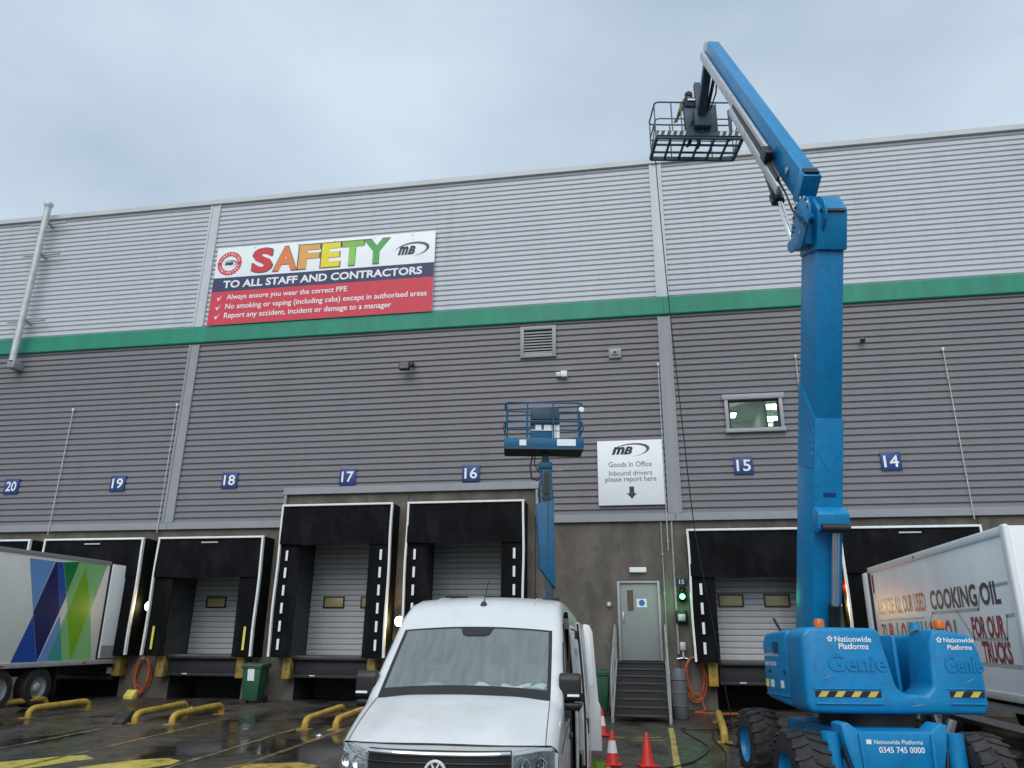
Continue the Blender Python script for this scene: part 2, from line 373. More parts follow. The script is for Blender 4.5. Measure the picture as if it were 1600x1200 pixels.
for a, b in (((.45,-5.6),(1.0,-5.35)),((.42,-5.9),(1.05,-5.8)),((-.1,-5.4),(.25,-5.6)),((.05,-6.6),(.12,-9.2))):
    d = Vector((b[0]-a[0], b[1]-a[1])).normalized()*.035
    ground_strip('chalk_mark', [(a[0]-d.y,a[1]+d.x),(b[0]-d.y,b[1]+d.x),(b[0]+d.y,b[1]-d.x),(a[0]+d.y,a[1]-d.x)], m_line2)

# ================================================================== WAREHOUSE
BX0, BX1 = -42, 32
ZC, ZN, ZGB, ZGT, ZR = 5.06, 6.10, 11.58, 12.19, 17.40
SEAMS = (-14.5, 1.73)
wh = thing('warehouse', 'large grey and silver ribbed metal warehouse with a green band', 'warehouse', (0,0,0))
DOCKS = {20:-20.63, 19:-16.56, 18:-12.49, 17:-8.42, 16:-4.40, 15:3.76, 14:7.80}
REC = {20:1.3, 19:1.3, 18:1.3, 17:1.3, 16:1.3, 15:.5, 14:1.3}
TOP = {20:4.72, 19:4.72, 18:4.72, 17:5.66, 16:5.66, 15:4.72, 14:4.72}
holes = []
for k, cx in DOCKS.items():
    holes.append((cx-1.45, cx+1.45, 1.25, TOP[k]-.25, REC[k], 'dock'))
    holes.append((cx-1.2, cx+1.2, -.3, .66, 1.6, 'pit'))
holes.append((-.03, 1.17, 1.2, 3.40, .12, 'door'))
YW = .06
xs = sorted(set([BX0, BX1]+[h[0] for h in holes]+[h[1] for h in holes])); zs = sorted(set([-.8, 6.4]+[h[2] for h in holes]+[h[3] for h in holes]))
mb = MB()
for i in range(len(xs)-1):
    for j in range(len(zs)-1):
        cx, cz = (xs[i]+xs[i+1])/2, (zs[j]+zs[j+1])/2
        if any(h[0] < cx < h[1] and h[2] < cz < h[3] for h in holes): continue
        mb.add([(xs[i],YW,zs[j]),(xs[i+1],YW,zs[j]),(xs[i+1],YW,zs[j+1]),(xs[i],YW,zs[j+1])], [(0,1,2,3)])
mb.build('concrete_wall', m_conc, wh, recalc=False, smooth=0)
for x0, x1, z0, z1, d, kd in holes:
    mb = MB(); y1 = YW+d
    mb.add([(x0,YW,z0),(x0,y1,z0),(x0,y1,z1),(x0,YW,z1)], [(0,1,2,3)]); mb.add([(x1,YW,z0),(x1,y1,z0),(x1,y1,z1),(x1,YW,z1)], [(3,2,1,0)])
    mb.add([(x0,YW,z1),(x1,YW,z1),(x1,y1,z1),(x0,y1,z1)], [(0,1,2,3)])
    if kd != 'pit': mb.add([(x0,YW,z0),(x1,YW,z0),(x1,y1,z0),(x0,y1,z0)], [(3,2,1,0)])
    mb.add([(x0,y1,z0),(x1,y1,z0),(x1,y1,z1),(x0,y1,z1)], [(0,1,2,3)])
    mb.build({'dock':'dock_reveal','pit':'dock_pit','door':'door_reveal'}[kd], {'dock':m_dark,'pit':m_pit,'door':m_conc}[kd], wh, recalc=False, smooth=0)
# thin panel joints in the concrete
for x in (-18.6,-10.46,-6.4,-2.4,1.62,5.78,9.8):
    MB().box(x-.012,x+.012,YW-.004,YW+.02,-.3,6.05).build('wall_joint', m_pit, wh, smooth=0)

def corr(mb, x0, x1, z0, z1, p, depth, ph=0.0):
    br = [(0,0),(.60,0),(.66,1),(.80,1),(.95,0)]
    pts = []
    k0 = math.floor((z0-ph)/p)-1
    seq = []
    for k in range(k0, int((z1-ph)/p)+2):
        for f, d in br: seq.append((ph+(k+f)*p, d*depth))
    def yat(z):
        for (a, ya), (b, yb) in zip(seq, seq[1:]):
            if a <= z <= b: return ya+(yb-ya)*(z-a)/(b-a)
        return 0
    pts = [(z0, yat(z0))]+[q for q in seq if z0 < q[0] < z1]+[(z1, yat(z1))]
    n = len(mb.v)
    for z, y in pts: mb.v += [(x0, y, z), (x1, y, z)]
    for i in range(len(pts)-1): mb.f.append((n+2*i, n+2*i+1, n+2*i+3, n+2*i+2)); mb.mi.append(0)
WIN = (3.36, 5.03, 7.64, 8.80)
def bay(name, spans, m, p):
    mb = MB()
    for x0, x1, z0, z1 in spans: corr(mb, x0, x1, z0, z1, p, .05)
    o = mb.build(name, m, wh, recalc=False, smooth=0); return o
s1, s2 = SEAMS
bay('lower_cladding', [(BX0, s1, ZC+.2, ZGB)], m_clad_lo, .202)
bay('lower_cladding', [(s1, -10.45, ZC+.2, ZGB), (-10.45, -2.36, ZN+.2, ZGB), (-2.36, s2, ZC+.2, ZGB)], m_clad_lo, .202)
bay('lower_cladding', [(s2, WIN[0]+.08, ZC+.2, ZGB), (WIN[0]+.08, WIN[1]-.08, ZC+.2, WIN[2]+.08), (WIN[0]+.08, WIN[1]-.08, WIN[3]-.08, ZGB), (WIN[1]-.08, BX1, ZC+.2, ZGB)], m_clad_lo, .202)
for a, b in ((BX0, s1), (s1, s2), (s2, BX1)):
    bay('upper_cladding', [(a, b, ZGT, ZR-.1)], m_clad_up, .186)
# edge flashings
def flash(x0, x1, z0, z1, y0, name, m): return MB().box(x0, x1, y0, YW+.02, z0, z1).build(name, m, wh, bevel=.008, smooth=0)
flash(BX0, s1-.004, ZC, ZC+.22, -.045, 'drip_flashing', m_trim_lo); flash(s1+.004, -10.45, ZC, ZC+.22, -.045, 'drip_flashing', m_trim_lo)
flash(-2.36, s2-.004, ZC, ZC+.22, -.045, 'drip_flashing', m_trim_lo); flash(s2+.004, BX1, ZC, ZC+.22, -.045, 'drip_flashing', m_trim_lo)
flash(-10.55, -2.26, ZN, ZN+.22, -.05, 'drip_flashing', m_trim_lo)
flash(-10.52, -10.43, ZC+.223, ZN-.003, -.03, 'jamb_flashing', m_trim_lo); flash(-2.38, -2.29, ZC+.223, ZN-.003, -.03, 'jamb_flashing', m_trim_lo)
for s_ in SEAMS:
    for z0, z1, m in ((ZC+.223, ZGB-.06, m_trim_lo), (ZGT+.02, ZR-.2, m_trim_up)):
        o = MB().box(s_-.20, s_+.20, -.035, .05, z0, z1).build('seam_trim', m, wh, bevel=.006, smooth=0)
        MB().box(s_-.20, s_-.13, -.06, -.036, z0, z1).build('trim_fold', m, o, smooth=0)
        MB().box(s_+.15, s_+.20, -.06, -.036, z0, z1).build('trim_fold', m, o, smooth=0)
for a, b in ((BX0, s1), (s1+.006, s2), (s2+.006, BX1)):
    MB().yz([(-.075,ZGB),(-.09,ZGB+.03),(-.09,ZGB+.30),(-.075,ZGB+.315),(-.075,ZGT-.03),(-.06,ZGT),(.06,ZGT),(.06,ZGB)], a, b).build('green_band', m_green, wh, smooth=0)
    MB().yz([(-.10,ZR-.20),(-.10,ZR-.02),(-.06,ZR),(1.2,ZR+.03),(1.2,ZR-.2)], a, b).build('roof_coping', m_coping, wh, smooth=0)
MB().box(BX0+.1, BX1-.1, 1.25, 42, ZR-.25, ZR-.1).build('roof', m_grey, wh, smooth=0)
MB().box(BX0, BX0+.2, .12, 42, -.5, ZR-.26).build('end_wall', m_clad_lo, wh, smooth=0)
MB().box(BX1-.2, BX1, .12, 42, -.5, ZR-.26).build('end_wall', m_clad_lo, wh, smooth=0)
MB().box(BX0+.25, BX1-.25, 42, 42.2, -.5, ZR-.26).build('rear_wall', m_clad_lo, wh, smooth=0)
MB().box(BX0+.25, BX1-.25, 6.5, 6.6, -.5, ZR-.26).build('inner_partition', m_dark, wh, smooth=0)

# ---- office window with the lit room behind it
ow = thing('office_window', 'small upper floor office window lit from inside, above the 15 plate', 'window', (WIN[0], 0, WIN[2]))
W_, H_ = WIN[1]-WIN[0], WIN[3]-WIN[2]
MB().box(0, .10, -.10, .10, .10, H_-.16).build('frame_jamb', m_frame_w, ow, bevel=.006)
MB().box(W_-.10, W_, -.10, .10, .10, H_-.16).build('frame_jamb', m_frame_w, ow, bevel=.006)
MB().box(-.03, W_+.03, -.13, .10, -.02, .098).build('sill', m_frame_w, ow, bevel=.006)
MB().box(-.06, W_+.06, -.12, .10, H_-.158, H_).build('head_flashing', m_frame_w, ow, bevel=.006)
for a in ((.102,.16,.102,H_-.162),(W_-.16,W_-.102,.102,H_-.162),(.163,W_-.163,.102,.15),(.163,W_-.163,H_-.21,H_-.162)):
    MB().box(a[0],a[1],.0,.08,a[2],a[3]).build('sash', m_blk, ow)
MB().box(.155, W_-.155, .03, .042, .145, H_-.205).build('pane', m_glass, ow)
m_room = mat('office_wall', (.62,.72,.64), .8, 0, .04, 1)
m_roomw = mat('office_ceiling', (.62,.68,.64), .8, 0, .04, 1)
X0, X1, Y1, Z0, Z1 = 2.4, 7.0, 6.2, 6.9, 9.72
rm = MB()
rm.add([(X0,Y1,Z0),(X1,Y1,Z0),(X1,Y1,Z1),(X0,Y1,Z1)], [(0,1,2,3)]); rm.add([(X0,.12,Z0),(X0,Y1,Z0),(X0,Y1,Z1),(X0,.12,Z1)], [(0,1,2,3)])
rm.add([(X1,.12,Z0),(X1,Y1,Z0),(X1,Y1,Z1),(X1,.12,Z1)], [(0,1,2,3)]); rm.add([(X0,.12,Z0),(X1,.12,Z0),(X1,Y1,Z0),(X0,Y1,Z0)], [(0,1,2,3)])
rm.build('office_room', m_room, wh, recalc=False, smooth=0)
MB().box(X0, X1, .12, Y1, Z1, Z1+.05).build('office_ceiling', m_roomw, wh, smooth=0)
MB().box(5.0, 5.08, 3.2, 6.15, Z0, Z1-.02).build('office_screen', m_room, wh, smooth=0)
MB().box(5.35, 5.65, 3.6, 3.9, Z0, 9.0).build('office_cabinet', m_blk, wh, smooth=0)
m_lit = mat('lit_panel', (1,.97,.88), .5, 0, 0, 1, emit=9)
m_warm = mat('lamp_lens', (1,.72,.36), .5, 0, 0, 1, emit=28)
for i, (x, y, lb) in enumerate([(5.35,4.2,'brightest rectangular ceiling light inside the office window'),(4.0,5.1,'ceiling light at left edge inside the office window'),(5.6,5.75,'farther ceiling light inside the right half of office window')]):
    t = thing('ceiling_light', lb, 'light', (x, y, Z1), group='office ceiling lights')
    MB().box(-.32,.32,-.34,.34,-.05,0).build('frame', m_white, t); MB().box(-.27,.27,-.29,.29,-.06,-.052).build('diffuser', m_lit, t)

# ================================================================== DOCKS
def dock_shelter(k):
    cx, zt = DOCKS[k], TOP[k]
    look = {20:'mostly hidden black dock shelter behind the left trailer under the 20 plate',
            19:'black dock shelter holding the rear of the striped trailer',
            18:'low black dock shelter with yellow guide strips under the 18 plate',
            17:'tall black dock shelter with white dashes under the 17 plate',
            16:'tall black dock shelter behind the white van under the 16 plate',
            15:'black dock shelter with white dashes beside the stairs under the 15 plate',
            14:'black dock shelter holding the rear of the cooking oil trailer'}[k]
    t = thing('dock_shelter', look, 'dock shelter', (cx, 0, 0), group='dock shelters along the wall')
    zb = 1.2
    for s_ in (-1, 1):
        MB().box(min(s_*1.70,s_*1.77), max(s_*1.70,s_*1.77), -.60, .055, zb, zt-.005).build('side_frame', m_blackgreen, t, bevel=.01)
    MB().box(-1.695, 1.695, -.60, .055, zt-.07, zt-.006).build('top_frame', m_blackgreen, t, bevel=.01)
    cin = 1.10
    for s_ in (-1, 1):
        ph = random.uniform(0, 6)
        def fn(u, v, s_=s_, ph=ph):
            x = s_*(1.765-(1.765-cin)*u); bow = .03*math.sin(u*3.0+ph)+.025*math.sin(v*5+u*2+ph)*u
            return (x, -.615+bow*u, zb+.0+(zt-zb-.04)*v)
        mb = MB(); mb.grid(fn, 8, 12); n = len(mb.v)
        mb.grid(lambda u, v: tuple(Vector(fn(u, v))+V(0,.012,0)), 8, 12)
        mb.build('side_curtain', m_black, t, recalc=False)
    hd = 1.22 if k in (16, 17) else (1.30 if k == 15 else 1.22)
    ph = random.uniform(0, 6)
    def fh(u, v):
        x = -1.74+3.48*u; z = zt-.05-(hd-.05)*v
        sag = .02*math.sin(u*9+ph)*v + .05*math.sin(math.pi*u)*v*v
        return (x, -.655-.03*math.sin(v*2.2)+.03*math.sin(u*5+ph)*v, z-sag*.6)
    mb = MB(); mb.grid(fh, 20, 8); mb.grid(lambda u, v: tuple(Vector(fh(u, v))+V(0,.015,0)), 20, 8)
    mb.build('head_curtain', m_black, t, recalc=False)
    for s_ in (-1, 1):
        wv = random.uniform(0, 6); mbt = MB()
        P = [(s_*(1.755+.012*math.sin(z*2.3+wv)), z) for z in [zb+.02+(zt-zb-.06)*i/10 for i in range(11)]]
        for (xa, za), (xb, zb_) in zip(P, P[1:]):
            mbt.add([(xa-.028,-.70,za),(xa+.028,-.70,za),(xb+.028,-.70,zb_),(xb-.028,-.70,zb_),(xa-.028,-.60,za),(xa+.028,-.60,za),(xb+.028,-.60,zb_),(xb-.028,-.60,zb_)],
                    [(0,1,2,3),(4,7,6,5),(0,3,7,4),(1,5,6,2)])
        mbt.build('edge_trim', m_white, t, recalc=False, smooth=0)
    MB().box(-1.785, 1.785, -.702, -.60, zt-.06, zt).build('edge_trim', m_white, t, bevel=.008)
    if k in (15, 16, 17):
        zz = [1.56+.51*i for i in range(6 if k != 15 else 4)]
        rm_ = MB().box(-.035,.035,-.004,.004,-.15,.15).mesh('reflector', m_white, smooth=0)
        for s_ in (-1, 1):
            for z in zz: link('reflector', rm_, t, (s_*1.49, -.662, z))
    if k in (18,):
        rm_ = MB().box(-.035,.035,-.004,.004,-.33,.33).mesh('guide_strip', m_yelref, smooth=0)
        for s_ in (-1, 1): link('guide_strip', rm_, t, (s_*1.49, -.662, 1.72))
    if k in (18, 19, 14):
        MB().box(-.28,.28,-.712,-.70,zt-.20,zt-.165).build('maker_strip', m_greylt, t)
    return t
for k in DOCKS: dock_shelter(k)
# wood-toned dark frame to the head of the tall docks (dock 16 and 17 infill)
for k in (17, 16):
    pass
def roller_door(k, label):
    cx, y, zt = DOCKS[k], YW+REC[k]-.12, TOP[k]-.3
    t = thing('sectional_door', label, 'dock door', (cx, y, 1.25), group='grey dock doors')
    W = 1.42; p = .165; n = int((zt-1.25)/p)
    sl = MB().yz([(0,.004),(-.022,.012),(-.028,.04),(-.028,p-.04),(-.022,p-.012),(0,p-.004)], -W, W).mesh('slat', m_door, smooth=0)
    for i in range(n): link('slat', sl, t, (0, 0, i*p))
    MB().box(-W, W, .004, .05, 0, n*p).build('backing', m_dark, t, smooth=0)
    for s_ in (-1, 1):
        x = s_*.625; z = 1.60
        MB().box(x-.31,x+.31,-.062,-.03,z-.14,z+.14).build('window', m_vision, t, bevel=.02)
        f = MB()
        f.box(x-.35,x-.31,-.07,-.03,z-.18,z+.18); f.box(x+.31,x+.35,-.07,-.03,z-.18,z+.18); f.box(x-.31,x+.31,-.07,-.03,z+.14,z+.18); f.box(x-.31,x+.31,-.07,-.03,z-.18,z-.14)
        f.build('window_frame', m_blk, t)
    if k == 15: MB().box(.30,.62,-.034,-.03,.55,.73).build('handle_plate', m_grey, t)
    return t
roller_door(18, 'grey slatted dock door behind the low shelter numbered 18')
roller_door(17, 'grey slatted dock door inside the tall shelter numbered 17')
roller_door(16, 'grey slatted dock door behind the van roof, numbered 16')
roller_door(15, 'grey slatted dock door beside the blue boom, numbered 15')
roller_door(19, 'dark slatted dock door hidden behind the striped trailer')
roller_door(14, 'dark slatted dock door hidden behind the cooking oil trailer')
for k in DOCKS:
    if k == 20: continue
    cx = DOCKS[k]
    lb = {19:'dock leveller behind the striped trailer',18:'black dock leveller with worn yellow bumpers below the low shelter, left of green bin',17:'black dock leveller with worn yellow bumpers below the tall shelter, right of green bin',
          16:'dock leveller behind the white van with worn yellow bumper',15:'dock leveller with one clean yellow bumper right of the stairs',14:'dock leveller behind the cooking oil trailer'}[k]
    t = thing('dock_leveller', lb, 'dock leveller', (cx, 0, 0), group='dock levellers')
    MB().box(-1.18, 1.18, -.30, .055, 1.13, 1.198).build('lip', m_chassis, t, bevel=.01)
    MB().box(-1.12, 1.12, -.14, .055, .70, 1.125).build('front_plate', m_chassis, t, bevel=.01)
    MB().box(-1.12, 1.12, -.22, -.145, .64, .72).build('lower_beam', m_chassis, t, bevel=.01)
    for s_ in (-1, 1):
        b = MB().box(s_*1.30-.13, s_*1.30+.13, -.36, .055, .60, 1.19).build('bumper', m_yel if k == 15 else m_yelb, t, bevel=.03)
    MB().box(-.62,-.45,-.226,-.221,.69,.715).build('label_plate', m_white, t)

# ================================================================== SIGNS
m_signblue = mat('sign_blue', srgb(30,60,122), .45, 0, .05, 3)
for k, cx in DOCKS.items():
    t = thing('number_plate', {20:'blue number plate above the striped trailer, reading 20',19:'blue number plate left of the left cladding seam, reading 19',18:'blue number plate above the low dock shelter, reading 18',17:'blue number plate above the left tall dock shelter, reading 17',16:'blue number plate left of the empty basket, reading 16',15:'blue number plate below the office window, reading 15',14:'blue number plate right of the tall boom, reading 14'}[k], 'sign', (cx, -.03, 6.63), group='blue dock number plates')
    MB().box(-.27,.27,-.02,.04,-.26,.26).build('plate', m_signblue, t, bevel=.004)
    lettering(str(k), t, m_sign, .40, (0,-.024,0), FX, FZ, bold=.015, h=.34)

# safety banner
bw, bh = 8.22, 3.06; bx, bz = -14.10, 12.20; by = -.10
t = thing('safety_banner', 'large white, navy and red SAFETY banner on the silver cladding', 'banner', (bx, by, bz))
def BP(u, v, dy=0): return Vector((u*bw, -.02-dy, (1-v)*bh))
def rect(name, u0, u1, v0, v1, m, dy, par):
    a, b = BP(u0, v1, dy), BP(u1, v0, dy)
    return MB().box(a.x, b.x, a.y, a.y+.004, a.z, b.z).build(name, m, par, smooth=0)
MB().box(0,bw,-.018,.03,0,bh).build('board', m_sign, t, bevel=.004)
rect('navy_stripe', 0, 1, .40, .58, ink(42,50,92), .004, t); rect('red_field', 0, 1, .58, 1, ink(206,52,72), .004, t)
cols = [(208,44,58),(226,128,62),(222,168,84),(236,220,40),(128,190,72),(74,172,84)]
us = [.17,.275,.385,.49,.585,.685,.80]
for i, ch in enumerate('SAFETY'):
    wd = (us[i+1]-us[i])*bw*(.98 if ch in 'SFE' else 1.06)*.98
    c = BP((us[i]+us[i+1])/2, .205)
    lettering(ch, t, ink(96,84,70), wd*.98+.05, c+V(0,-.006,0), FX, FZ, bold=.045, h=1.03, name='letter_outline')
    lettering(ch, t, ink(*cols[i]), wd*.93, c+V(0,-.010,0), FX, FZ, bold=.045, h=.95, name='letter')
lettering('TO ALL STAFF AND CONTRACTORS', t, m_sign, bw*.90, BP(.5,.49)+V(0,-.010,0), FX, FZ, bold=.03, h=.30)
for i, (s_, u1, v) in enumerate([('Always ensure you wear the correct PPE',.625,.665),('No smoking or vaping (including cabs) except in authorised areas',.975,.785),('Report any accident, incident or damage to a manager',.825,.90)]):
    c = BP(.075+(u1-.075)/2, v); lettering(s_, t, m_sign, (u1-.075)*bw, c+V(0,-.010,0), FX, FZ, bold=.012, h=.27 if i else .26)
    p = BP(.042, v); tk = MB()
    tk.add([p+V(-.10,-.010,.0), p+V(-.06,-.010,.03), p+V(-.03,-.010,-.03), p+V(.11,-.010,.14), p+V(-.03,-.010,-.11)], [(0,1,2,4),(2,3,4)]); tk.build('tick', m_sign, t, smooth=0)
# round badge
c = BP(.066,.215)
def ringplate(name, c, r0, r1, m, par, y, n=36):
    mb = MB()
    for i in range(n):
        a, b = 2*math.pi*i/n, 2*math.pi*(i+1)/n
        if r0 > 0: mb.add([(c.x+r0*math.cos(a),y,c.z+r0*math.sin(a)),(c.x+r1*math.cos(a),y,c.z+r1*math.sin(a)),(c.x+r1*math.cos(b),y,c.z+r1*math.sin(b)),(c.x+r0*math.cos(b),y,c.z+r0*math.sin(b))],[(0,1,2,3)])
        else: mb.add([(c.x,y,c.z),(c.x+r1*math.cos(a),y,c.z+r1*math.sin(a)),(c.x+r1*math.cos(b),y,c.z+r1*math.sin(b))],[(0,1,2)])
    return mb.build(name, m, par, smooth=0)
ringplate('badge_ring', c, .30, .47, ink(206,52,62), t, -.026)
for i in range(22):
    a = 2*math.pi*i/22
    if i in (0, 11): continue
    rad = Vector((math.cos(a),0,math.sin(a))); tang = Vector((-math.sin(a),0,math.cos(a))); q = c+rad*.385+V(0,-.009,0); hw, hh = .022+.012*(i%3), .04
    MB().add([q-tang*hw-rad*hh,q+tang*hw-rad*hh,q+tang*hw*.6+rad*hh,q-tang*hw*.6+rad*hh],[(0,1,2,3)]).build('badge_mark', ink(236,190,196), t, smooth=0)
lettering('MB', t, ink(40,46,70), .34, c+V(-.02,-.010,0), FX, FZ, shear=.35, bold=.04, h=.13)
swoosh(t, ink(90,96,110), c.x+.02, c.z, .26, .13, -.031, .1)
lc = BP(.895,.215)
for ch_, dx_, w_ in (('m',-.27,.38),('B',.03,.28)): lettering(ch_, t, ink(40,44,66), w_, lc+V(dx_,-.010,-.03), FX, FZ, shear=.35, bold=.05, h=.33)
swoosh(t, ink(78,80,94), lc.x+.05, lc.z+.0, .62, .27, -.031, .12)
for u in (.18,.38,.55,.73,.9): MB().cyl(tuple(BP(u,.03,.0)), tuple(BP(u,.03,.012)), .02, 8).build('fixing', m_grey, t)

# goods-in sign
gx, gz, gw, gh = -.48, 5.53, 1.93, 1.96
t = thing('office_sign', 'square white sign directing inbound drivers to the Goods In Office', 'sign', (gx, -.075, gz))
MB().box(0,gw,-.03,.02,0,gh).build('board', m_sign, t, bevel=.006)
def GP(u, v): return Vector((u*gw, -.034, (1-v)*gh))
for ch_, dx_, w_ in (('m',-.14,.40),('B',.15,.28)): lettering(ch_, t, ink(34,36,44), w_, GP(.40,.16)+V(dx_,0,0), FX, FZ, shear=.35, bold=.05, h=.24)
swoosh(t, ink(84,80,78), .52*gw, (1-.155)*gh, .56, .205, -.034, .10)
lettering('Goods In Office', t, ink(80,86,92), gw*.66, GP(.5,.375), FX, FZ, bold=.0, h=.16)
lettering('Inbound drivers', t, ink(80,86,92), gw*.66, GP(.5,.51), FX, FZ, bold=.0, h=.15)
lettering('please report here', t, ink(80,86,92), gw*.78, GP(.5,.615), FX, FZ, bold=.0, h=.20)
a = GP(.51,.72)
MB().add([a+V(-.07,0,0),a+V(-.07,0,-.20),a+V(-.145,0,-.20),a+V(0,0,-.37),a+V(.145,0,-.20),a+V(.07,0,-.20),a+V(.07,0,0)], [(0,1,5,6),(2,3,4)]).build('arrow', ink(44,46,50), t, recalc=False, smooth=0)

# ================================================================== WALL FITTINGS
t = thing('louvre_vent', 'square grey louvred vent grille just below the green band', 'vent', (-2.29, -.02, 10.35))
for a in ((-.58,-.46,0,1.08),(.46,.58,0,1.08),(-.457,.457,0,.13),(-.457,.457,.96,1.08)): MB().box(a[0],a[1],-.07,.04,a[2],a[3]).build('frame', m_trim_lo, t, bevel=.005)
MB().box(-.455,.455,.01,.05,.135,.955).build('dark_back', m_blk, t)
sl = MB().yz([(-.06,0),(-.05,-.012),(.005,.06),(-.005,.07)], -.455, .455).mesh('slat', m_grey, smooth=0)
for i in range(8): link('slat', sl, t, (0,0,.15+i*.098))
t = thing('wall_outlet', 'small square grey vent cowl right of the louvred vent', 'vent', (.16,-.02,10.18))
MB().box(-.2,.2,-.06,.04,0,.34).build('plate', m_trim_lo, t, bevel=.02); MB().box(-.10,.10,-.10,-.055,.10,.26).build('cowl', m_grey, t, bevel=.02); MB().box(-.05,.05,-.106,-.098,.14,.22).build('opening', m_blk, t)
t = thing('alarm_box', 'small white security light box high on grey cladding', 'light box', (-1.54,-.02,9.62))
MB().box(-.02,.18,-.16,.04,0,.19).build('housing', m_white, t, bevel=.01); MB().box(-.17,-.03,-.12,.04,.02,.17).build('bracket', m_greylt, t, bevel=.01)
t = thing('flood_light', 'dark square floodlight on a bracket high on grey cladding', 'floodlight', (-6.54,-.02,10.1))
MB().beam((.1,.03,.2),(.02,-.28,.08),.06,.06).build('bracket', m_blk, t)
MB().box(-.26,.08,-.45,-.25,-.06,.20).build('housing', m_blk, t, bevel=.02); MB().box(-.23,.05,-.458,-.449,-.03,.17).build('lens', m_dkglass, t)
MB().cyl((.1,-.12,.18),(.1,-.12,.32),.05,10).build('sensor', m_blk, t)
t = thing('security_camera', 'tiny dome camera high right of the blue boom', 'camera', (7.49,-.02,10.25))
MB().cyl((0,.03,.08),(0,-.14,.08),.05,10).build('mount', m_greylt, t); MB().lathe([(0,-.10),(.05,-.09),(.075,-.04),(.075,.02),(0,.02)],(0,-.16,.06)).build('dome', m_blk, t)
# flue pipe
t = thing('flue_pipe', 'tall pale metal pipe standing off the cladding at far left', 'pipe', (-21.4,0,11.0))
MB().cyl((0,-.42,.15),(-.02,-.42,6.55),.12,18).build('pipe', m_greylt, t)
MB().lathe([(0,.12),(.15,.10),(.17,0),(.13,-.10),(.12,-.12)],(-.02,-.42,6.62)).build('cap', m_greylt, t)
MB().box(-.16,.16,-.48,.04,-.12,.2).build('elbow', m_trim_lo, t, bevel=.04)
for z in (1.75,4.5,5.85):
    MB().box(-.75,.80,-.30,-.24,z,z+.07).build('bracket_bar', m_grey, t); MB().box(-.04,.04,-.30,.04,z+.01,z+.06).build('stand_off', m_grey, t)
# thin lightning rods
for x, z0, z1, lb in [(-18.79,4.95,9.3,'thin vertical rod with white cap between plates 20 and 19'),(-14.79,4.95,9.3,'thin vertical rod beside the left cladding seam'),(1.47,4.2,9.9,'thin vertical rod beside the white office sign'),(5.55,4.95,9.93,'thin vertical rod right of the office window'),(9.68,4.95,9.92,'thin vertical rod right of the 14 plate')]:
    t = thing('cable_rod', lb, 'rod', (x, 0, z0), group='thin capped rods on the cladding')
    h = z1-z0
    MB().cyl((0,-.075,0),(0,-.075,h),.014,6).build('rod', m_greylt, t); MB().lathe([(0,.06),(.04,.04),(.045,0),(.03,-.05),(0,-.05)],(0,-.075,h),n=10).build('cap', m_white, t)
    for i in range(5): MB().box(-.02,.02,-.085,.02,.25+i*h/5.2,.28+i*h/5.2).build('clip', m_greylt, t)

# personnel door
t = thing('personnel_door', 'grey steel personnel door with narrow vision panel at top of steps', 'door', (.57,.10,1.22))
for a in ((-.60,-.53,0,2.16),(.53,.60,0,2.16),(-.527,.527,2.09,2.16)): MB().box(a[0],a[1],-.05,.07,a[2],a[3]).build('frame', m_grey, t, bevel=.006)
MB().box(-.524,.524,.0,.05,.01,2.085).build('leaf', m_doorgrey, t, bevel=.004)
MB().box(-.33,-.15,-.006,.002,1.32,1.90).build('vision_panel', mat('brown_vision', (.10,.075,.04), .2, 0, .1, 3), t)
f = MB(); f.box(-.35,-.33,-.012,0,1.30,1.92); f.box(-.15,-.13,-.012,0,1.30,1.92); f.box(-.33,-.15,-.012,0,1.90,1.92); f.box(-.33,-.15,-.012,0,1.30,1.32); f.build('vision_frame', m_grey, t)
s_ = MB().box(-.06,.22,-.006,.0,1.43,1.66).build('notice', m_sign, t); ringplate('blue_symbol', Vector((.08,0,1.55)), 0, .085, ink(40,110,180), s_, -.008)
MB().box(-.47,-.43,-.03,0,1.0,1.3).build('handle', m_steel, t, bevel=.01)
t = thing('emergency_light', 'small white bulkhead light above the personnel door', 'light', (.58,.05,3.60))
MB().box(-.24,.24,-.07,.012,0,.15).build('housing', m_white, t, bevel=.02); MB().box(-.21,.21,-.078,-.068,.02,.13).build('diffuser', m_sign, t)
t = thing('door_bell', 'small round grey buzzer left of the personnel door', 'buzzer', (-.27,.05,2.66))
MB().cyl((0,.01,.07),(0,-.07,.07),.07,14).build('case', m_grey, t); MB().cyl((0,-.07,.07),(0,-.085,.07),.035,10).build('button', m_white, t)

